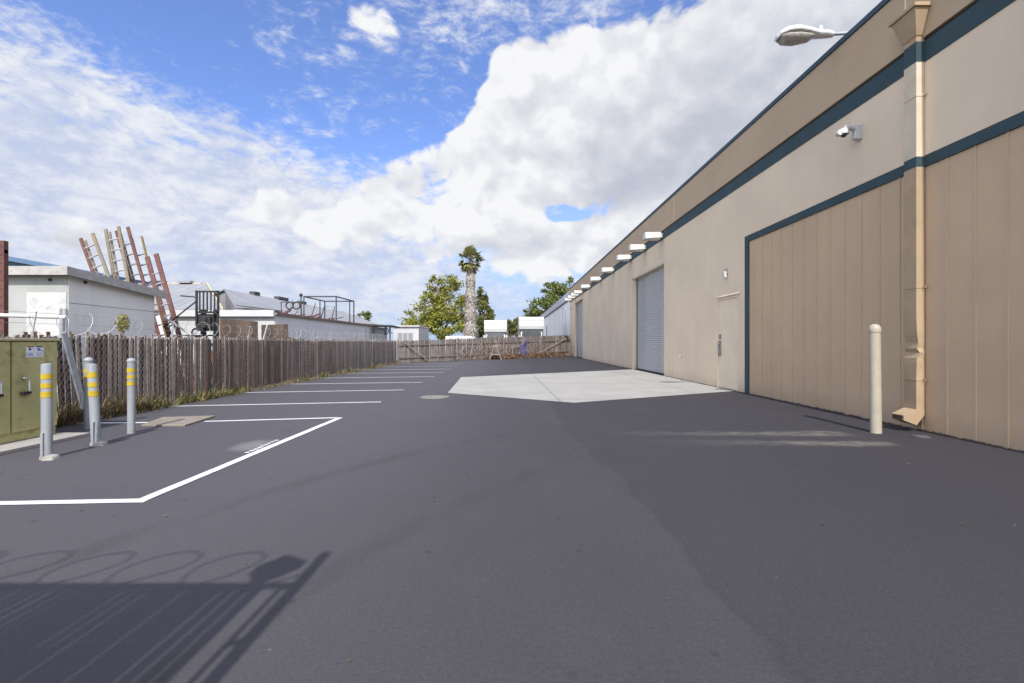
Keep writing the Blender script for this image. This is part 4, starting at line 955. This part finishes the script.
# ------------------------------------------------------------------ trees
def tree(name, base, clumps, nleaf, size, mt, label, trunk_r=.25, top=None, cat='tree', seed=1, sub=14, bare=0):
    rr = random.Random(seed); o = thing(name, base, label, cat); B = Vector(base)
    zc = sum(c[2] for c in clumps)/len(clumps)
    b = MB(); top = top or Vector((clumps[0][0],clumps[0][1],zc)); fork = B+(Vector(top)-B)*.35
    b.tube([B, B+(fork-B)*.5+Vector((.1,0,0)), fork, fork+(Vector(top)-fork)*.6, Vector(top)], [trunk_r,trunk_r*.85,trunk_r*.7,trunk_r*.4,trunk_r*.1], 8)
    leaves = MB(); tot = sum(c[3]*c[4]*c[5] for c in clumps)
    for (x,y,z,rx,ry,rz) in clumps:
        C = Vector((x,y,z)); mid = fork.lerp(C,.5)+Vector((rr.uniform(-.3,.3),rr.uniform(-.3,.3),.2))
        b.tube([fork+(C-fork)*.02, mid, C, C+Vector((rr.uniform(-.5,.5)*rx,rr.uniform(-.5,.5)*ry,rz*.7))], [trunk_r*.4,trunk_r*.25,trunk_r*.12,.015], 6)
        n = max(30,int(nleaf*rx*ry*rz/tot)); subs = []
        for _ in range(sub):
            v = Vector((rr.gauss(0,1),rr.gauss(0,1),rr.gauss(0,1))).normalized()*(.35+.65*rr.random()**.5)
            subs.append((C+Vector((v.x*rx,v.y*ry,v.z*rz)), rr.uniform(.10,.27)))
            if rr.random() < .6:
                e = subs[-1][0]; b.tube([mid.lerp(C,.7), e], [trunk_r*.1,.012], 5)
        for i in range(n):
            c, q = rr.choice(subs)
            p = c+Vector((rr.gauss(0,rx*q),rr.gauss(0,ry*q),rr.gauss(0,rz*q*.8)))
            s = size*rr.uniform(.5,1.25); nrm = Vector((rr.gauss(0,1),rr.gauss(0,1),rr.gauss(.3,1))).normalized()
            u = nrm.orthogonal().normalized(); u.rotate(Matrix.Rotation(rr.uniform(0,6.28),3,nrm)); w = nrm.cross(u)
            leaves.poly([p-u*s,p-w*s*.5+nrm*s*.15,p+u*s,p+w*s*.5+nrm*s*.15])
    for _ in range(bare):
        c = Vector(rr.choice(clumps)[:3]); e = c+Vector((rr.uniform(-3,1),0,rr.uniform(1,3.5))); b.tube([c,c.lerp(e,.6)+Vector((.15,0,0)),e],[.05,.03,.012],5)
    b.build('trunk', M['bark'], o, True, fix=False); leaves.build('crown', mt, o, fix=False)
    return o
Xp = lambda px, y: (px-CX)*y/F
Zp = lambda py, y: H+(CY-py)*y/F
def cl(px, py, rx, rz, y, dy=0): return (Xp(px,y+dy), y+dy, Zp(py,y+dy), rx*y/F, rx*y/F, rz*y/F)
Y1_ = 64
tree('leafy_tree', (Xp(445,Y1_),Y1_,0), [cl(440,312,20,18,Y1_),cl(421,325,15,12,Y1_,-2),cl(452,290,13,13,Y1_,1),cl(437,287,9,12,Y1_,0),cl(462,312,12,18,Y1_,2),cl(447,327,18,12,Y1_,-3),cl(410,316,6,6,Y1_),cl(430,300,9,9,Y1_,-1)], 13000, .19, M['leafy'], 'large yellow green tree left of the palm beyond the far fence', .3, seed=3, sub=13, bare=10)
tree('olive_tree', (Xp(485,72),72,0), [cl(484,312,8,16,72),cl(482,296,6,9,72),cl(489,325,6,12,72,-1),cl(478,325,9,12,72,1)], 5200, .24, M['leafo'], 'slim olive green tree right behind the palm trunk', .25, seed=5)
tree('bushy_tree', (Xp(548,100),100,0), [cl(545,306,16,12,100),cl(558,298,16,15,100,2),cl(534,313,10,8,100),cl(570,292,12,12,100,4),cl(551,290,9,9,100,1),cl(526,318,7,5,100)], 9000, .3, M['leafd'], 'broad green tree rising over the white building roof', .35, seed=8)
tree('shrub_tree', (Xp(513,78),78,0), [cl(513,332,6,9,78),cl(508,326,4,6,78),cl(517,330,5,10,78)], 1600, .24, M['leafo'], 'small green tree seen between the two motorhomes', .15, seed=11)
tree('far_tree', (Xp(364,110),110,0), [cl(364,317,7,5,110),cl(357,320,5,4,110)], 900, .3, M['leafd'], 'small distant tree behind the pipe frame roof', .2, seed=13)
# palm
PY = 58; pb = Vector((Xp(470.5,PY),PY,0)); ptop = Zp(266,PY)
pl = thing('palm_tree', pb, 'tall fan palm with shaggy dead frond skirt and small crown', 'palm tree')
b = MB(); b.tube([pb,pb+Vector((.05,0,ptop*.5)),pb+Vector((0,0,ptop))],[.5,.42,.3],10); b.build('trunk', M['bark'], pl, True)
b = MB(); rr = random.Random(4)
for _ in range(5200):
    t = rr.random(); z = .6+(ptop-.5)*t; rad_ = (1.02-.54*t**.8)*(1+.08*math.sin(z*3)) ; a = rr.uniform(0,6.28); L = rr.uniform(.3,.8); w = rr.uniform(.03,.08)
    rr0 = rad_*rr.uniform(.55,.85); rr1 = rad_*rr.uniform(.85,1.12)
    d = Vector((math.cos(a),math.sin(a),0)); sd = Vector((-math.sin(a),math.cos(a),0))*w; p = pb+d*rr0+Vector((0,0,z+L*.4)); q = pb+d*rr1+Vector((0,0,z-L*.3))+sd*rr.uniform(-2,2)
    b.poly([p-sd,p+sd,q+sd*.5,q-sd*.5])
b.build('frond_skirt', M['palmskirt'], pl, fix=False)
b = MB(); ctr = pb+Vector((0,0,ptop+.75))
for k in range(120):
    a = rr.uniform(0,6.28); e = -1.2+2.65*rr.random()**.8; d = Vector((math.cos(a)*math.cos(e),math.sin(a)*math.cos(e),math.sin(e)))
    st_ = ctr+Vector((0,0,.12*e)); L = rr.uniform(.6,1.15); hub = st_+d*L; sx = d.cross(Vector((0,0,1))).normalized(); upv = sx.cross(d)
    b.poly([st_-sx*.03,st_+sx*.03,hub+sx*.02,hub-sx*.02])
    for j in range(9):
        f = (j-4)/4*1.15; bd = (d*math.cos(f)+sx*math.sin(f)); bl = rr.uniform(.5,.8); dr = .22*bl+.12*abs(f)
        m_ = hub+bd*bl*.55+Vector((0,0,-.04)); tip = hub+bd*bl+Vector((0,0,-dr)); ww = bd.cross(upv).normalized()*.085
        b.poly([hub,m_+ww,tip,m_-ww])
b.build('fronds', M['palmleaf'], pl, fix=False)

# ------------------------------------------------------------------ gate behind the camera (throws the foreground shadow)
SUN_EL, SUN_AZ = rad(44), rad(.5)
GY = -.3; k_ = math.tan(SUN_EL); sx_ = math.tan(SUN_AZ)
def G(px, py):   # shadow position on the ground -> point on the gate plane
    Y = F*H/(py-CY); X = (px-CX)*Y/F
    t = Y-GY; return (X-t*sx_, t/math.cos(SUN_AZ)*k_)
gt = thing('slatted_gate', (-3,GY,0), 'tall slatted gate with razor wire, out of frame, shadowing the near asphalt', 'gate')
xr, zr = G(296,586); gz = zr
b = MB(); x = xr-.16
while x > -9:
    w = .062
    tp = .5 if x < xr-.75 else .05; q = R.choice([0,0,.002,.0035,.005]) if tp > .1 else 0
    b.box(x-w,GY-.004,.06,x,GY+.004,gz-tp); b.box(x-w+q,GY-.004,gz-tp,x-q,GY+.004,gz-.01)
    x -= w+(R.uniform(.004,.008) if R.random() < (.5 if x > xr-.9 else .12) else .0003)
b.build('slats', M['slat'], gt, fix=False)
b = MB(); b.tube([(-9,GY,gz),(xr+.02,GY,gz)], .024, 10); b.tube([(-9,GY,.1),(xr+.02,GY,.1)], .024, 10); b.tube([(-9,GY,gz*.55),(xr+.02,GY,gz*.55)], .02, 10); b.tube([(xr,GY,.05),(xr,GY,gz)], .03, 10); b.build('frame', M['galv'], gt, True)
xp, zp = G(327,552)
b = MB(); b.tube([(xp,GY,0),(xp,GY,zp-.03),(xp,GY,zp)], [.034,.034,.012], 12); b.build('post', M['galv'], gt, True)
b = MB(); b.tube([(xp-.075,GY,0),(xp-.075,GY,gz+.02)], .014, 8)
for z in (.5,1.5,2.3): b.tube([(xp-.075,GY,z),(xp,GY,z)], .02, 6)
b.build('hinge_bar', M['galv'], gt, True)
xb_, zb_ = G(280,566); b = MB(); b.hexa([(xb_-.13,GY-.05,zb_-.05),(xb_+.03,GY-.05,zb_-.12),(xb_+.03,GY+.05,zb_-.12),(xb_-.13,GY+.05,zb_-.05),(xb_-.03,GY-.05,zb_+.10),(xb_+.13,GY-.05,zb_+.02),(xb_+.13,GY+.05,zb_+.02),(xb_-.03,GY+.05,zb_+.10)])
b.bar((xb_-.1,GY,zb_-.06),(xr-.2,GY,gz),.03,.06); b.build('lock_box', M['galv'], gt)
x1c = G(243,572)[0]
b = MB(); pts = []; n = 30; p = -9.0
while p < x1c-.22:
    r1 = R.uniform(.9,1.08)
    for i in range(n):
        a = 2*math.pi*i/n; pts.append((p+.25*r1*math.cos(a)+.4*i/n+.09*math.sin(a), GY+.05*math.sin(a), gz+.175+.185*r1*math.sin(a)))
    p += .4
b.tube(pts, .007, 5); b.build('razor_coil', M['wire'], gt, True)

# ------------------------------------------------------------------ sky and light
w = bpy.data.worlds.new('World'); sc.world = w; w.use_nodes = True; nt = w.node_tree; nt.nodes.clear(); t = NT(nt)
sky = nt.nodes.new('ShaderNodeTexSky'); sky.sky_type = 'NISHITA'; sky.sun_disc = False
sky.sun_elevation = SUN_EL; sky.sun_rotation = math.pi+SUN_AZ; sky.altitude = 50; sky.air_density = 1.0; sky.dust_density = .8; sky.ozone_density = 2.2
STR = .12; EXPO = 2**.35
d = t.coord('Generated'); x, y, z = t.xyz(d)
az = t.m('ARCTAN2', x, y); el = t.m('ARCSINE', t.m('MINIMUM', t.m('MAXIMUM', z, -1.), 1.))
def ang(px, py):
    u = (px-CX)/F; v = (CY-py)/F
    return math.atan(u), math.atan(v/math.sqrt(1+u*u))
def blob(px, py, rx, ry, wgt, rot=0.):
    """soft elliptical patch of cloud cover around one direction of the sky"""
    a0, e0 = ang(px, py)
    ra = abs(ang(px+rx,py)[0]-ang(px-rx,py)[0])/2; re = abs(ang(px,py+ry)[1]-ang(px,py-ry)[1])/2
    da = t.m('SUBTRACT', az, a0); de = t.m('SUBTRACT', el, e0)
    c, s = math.cos(rot), math.sin(rot)
    p = t.m('ADD', t.m('MULTIPLY', da, c), t.m('MULTIPLY', de, s)); q = t.m('SUBTRACT', t.m('MULTIPLY', de, c), t.m('MULTIPLY', da, s))
    r2 = t.m('ADD', t.m('POWER', t.m('ABSOLUTE', t.m('DIVIDE', p, ra)), 2.), t.m('POWER', t.m('ABSOLUTE', t.m('DIVIDE', q, re)), 2.))
    return t.m('MULTIPLY', t.m('EXPONENT', t.m('MULTIPLY', r2, -1.)), wgt)
def total(lst):
    acc = None
    for b_ in lst:
        s = blob(*b_); acc = s if acc is None else t.m('ADD', acc, s)
    return acc
K = 1/(STR*EXPO)
# cumulus: billowing cells warped by noise
def vor(vec, scale):
    n = t.N.new('ShaderNodeTexVoronoi'); n.feature = 'F1'; n.inputs['Scale'].default_value = scale
    t.L.new(vec, n.inputs['Vector']); return n.outputs['Distance']
def warp(vec, scale, amt, det=3):
    n = t.N.new('ShaderNodeTexNoise'); n.inputs['Scale'].default_value = scale; n.inputs['Detail'].default_value = det; t.L.new(vec, n.inputs['Vector'])
    a = t.N.new('ShaderNodeVectorMath'); a.operation = 'MULTIPLY_ADD'; t.L.new(n.outputs['Color'], a.inputs[0]); a.inputs[1].default_value = (amt,amt,amt); t.L.new(vec, a.inputs[2])
    return a.outputs[0]
def dens(vec):
    w_ = warp(vec, 7, .12)
    big = t.m('MULTIPLY', t.m('SUBTRACT', t.noise(w_, 3.6, 2, .5), .5), 1.1)
    puff = t.m('MULTIPLY', t.m('SUBTRACT', .42, vor(w_, 9)), .55)
    puff2 = t.m('MULTIPLY', t.m('SUBTRACT', .42, vor(w_, 22)), .30)
    fine = t.m('MULTIPLY', t.m('SUBTRACT', t.noise(w_, 26, 6, .62), .5), .50)
    return t.m('ADD', t.m('ADD', big, puff), t.m('ADD', puff2, fine))
vd = t.scaled(d, (1,1,1.3))
vup = t.N.new('ShaderNodeVectorMath'); vup.operation = 'ADD'; t.L.new(vd, vup.inputs[0]); vup.inputs[1].default_value = (-.012,-.012,.042)
d0 = dens(vd); d1 = dens(vup.outputs[0])
cov = total([(670,110,130,90,1.0,0),(770,50,130,110,.95,0),(575,75,72,52,.62,0),(512,82,40,48,.58,0),(530,150,60,62,.75,0),(470,150,40,26,.3,0),(440,170,85,40,.75,.2),(400,222,150,30,.55,0),(560,258,80,34,.72,.1),(265,212,50,26,.50,0),
             (362,22,42,25,.66,0),(353,117,14,8,.5,0),(377,120,8,7,.4,0),(90,235,120,30,.30,0),(170,130,80,40,.12,0),(40,120,80,50,.22,0),
             (445,70,38,60,-.55,0),(270,50,150,70,-.7,-.3),(564,214,24,10,-.7,0),(645,188,60,30,.55,0),(520,305,30,14,-.6,0),(380,280,80,12,-.4,0),(335,135,40,34,-.4,0),(610,225,60,10,.3,0)])
back = t.m('MULTIPLY', t.mr(t.m('ABSOLUTE', az), .95, 1.4), .38)
D = t.m('ADD', d0, t.m('ADD', t.m('ADD', cov, back), -.30))
A = t.mr(D, -.03, .17)
# high mottled sheet of thin cloud
vz = t.N.new('ShaderNodeMapping'); t.L.new(d, vz.inputs[0]); vz.inputs['Scale'].default_value = (1,1,2.2); vz.inputs['Rotation'].default_value = (0,.35,0)
vw = warp(vz.outputs[0], 5, .10)
v1 = t.noise(vw, 3.5, 4, .6); v2 = t.noise(vw, 20, 5, .66); v3 = t.noise(vw, 46, 3, .6)
vcov = total([(80,165,230,100,1.0,-.25),(200,248,250,56,.75,0),(330,210,130,50,.5,-.3),(545,10,120,24,.42,0),(400,300,300,28,.45,0),(20,80,90,35,.35,-.2),(230,60,110,50,-.2,-.3),(380,60,120,60,.12,0),(480,40,60,40,.15,0)])
V = t.mr(t.m('ADD', t.m('ADD', t.m('MULTIPLY', t.m('SUBTRACT', v1, .5), 1.3), t.m('ADD', t.m('MULTIPLY', t.m('SUBTRACT', v2, .5), 1.5), t.m('MULTIPLY', t.m('SUBTRACT', v3, .5), .8))), t.m('ADD', vcov, t.m('MULTIPLY', back, .8))), .0, .85)
# grey undersides
grey = total([(700,130,140,70,.85,.1),(790,90,110,90,.62,0),(630,188,90,24,.75,0),(470,245,140,14,.35,0),(380,255,120,12,.3,0),(100,255,150,24,.55,0),(40,240,90,30,.3,0),(560,300,60,14,.3,0),(400,180,60,14,.15,0)])
n3 = t.noise(vd, 7, 5, .6)
relief = t.m('MULTIPLY', t.m('SUBTRACT', d1, d0), .95)     # more cloud above means a darker underside
g = t.m('ADD', t.m('ADD', t.m('MULTIPLY', grey, t.mr(n3, .25, .62, .45, 1.0)), relief), t.m('MULTIPLY', t.m('SUBTRACT', n3, .46), .45))
g = t.m('SUBTRACT', 1., t.m('EXPONENT', t.m('MULTIPLY', t.m('MAXIMUM', g, 0.), -1.35)))
cc = t.mix(g, (.93*K,.935*K,.955*K), (.44*K,.475*K,.59*K))
tint = t.mix(1., sky.outputs[0], (1.02,1.13,1.56), 'MULTIPLY')
vt = t.mix(t.mr(t.m('ADD', t.m('MULTIPLY', n3, .5), t.m('MULTIPLY', v2, .5)), .38, .62), (.56*K,.63*K,.82*K), (.84*K,.865*K,.93*K))
low = t.mr(el, .02, .40, .96, .05); base = t.mix(low, tint, t.mix(V, (.48*K,.64*K,.90*K), (.66*K,.72*K,.86*K)))
base = t.mix(t.m('MULTIPLY', V, t.mr(el, .0, .2, .55, 1)), base, vt)
colr = t.mix(A, base, cc)
# sky outside the view is brightened and warmed as added fill for shaded walls
fill_boost = t.m('MAXIMUM', t.mr(t.m('ABSOLUTE', az), .9, 1.6, 0, 1), t.mr(el, .7, 1.1, 0, .5))
warm = t.mix(fill_boost, (1,1,1), (2.45,2.24,1.85))
colr = t.mix(1., colr, warm, 'MULTIPLY')
bg = nt.nodes.new('ShaderNodeBackground'); bg.inputs[1].default_value = STR; out = nt.nodes.new('ShaderNodeOutputWorld')
t.L.new(colr, bg.inputs[0]); t.L.new(bg.outputs[0], out.inputs[0])
w.cycles.sampling_method = 'MANUAL'; w.cycles.sample_map_resolution = 1024

sl = bpy.data.lights.new('sun', 'SUN'); sl.energy = 4.0; sl.angle = rad(.53); sl.color = (1,.95,.87)
so = bpy.data.objects.new('sun', sl); COL.objects.link(so)
L = Vector((math.sin(SUN_AZ)*math.cos(SUN_EL), math.cos(SUN_AZ)*math.cos(SUN_EL), -math.sin(SUN_EL)))
so.rotation_euler = L.to_track_quat('-Z', 'Y').to_euler(); so.location = (0,-30,40)

cam = bpy.data.cameras.new('camera'); co_ = bpy.data.objects.new('camera', cam); COL.objects.link(co_); sc.camera = co_
co_.location = (0,0,H); co_.rotation_euler = (rad(90),0,0)
cam.sensor_width = 36; cam.lens = F/1024*36; cam.shift_x = (512-CX)/1024; cam.shift_y = (CY-341.5)/1024
cam.clip_start = .05; cam.clip_end = 8000
sc.view_settings.view_transform = 'Standard'; sc.view_settings.look = 'None'; sc.view_settings.exposure = .35; sc.view_settings.gamma = 1
sc.view_settings.use_curve_mapping = False
sc.cycles.use_denoising = True
sc.cycles.max_bounces = 6
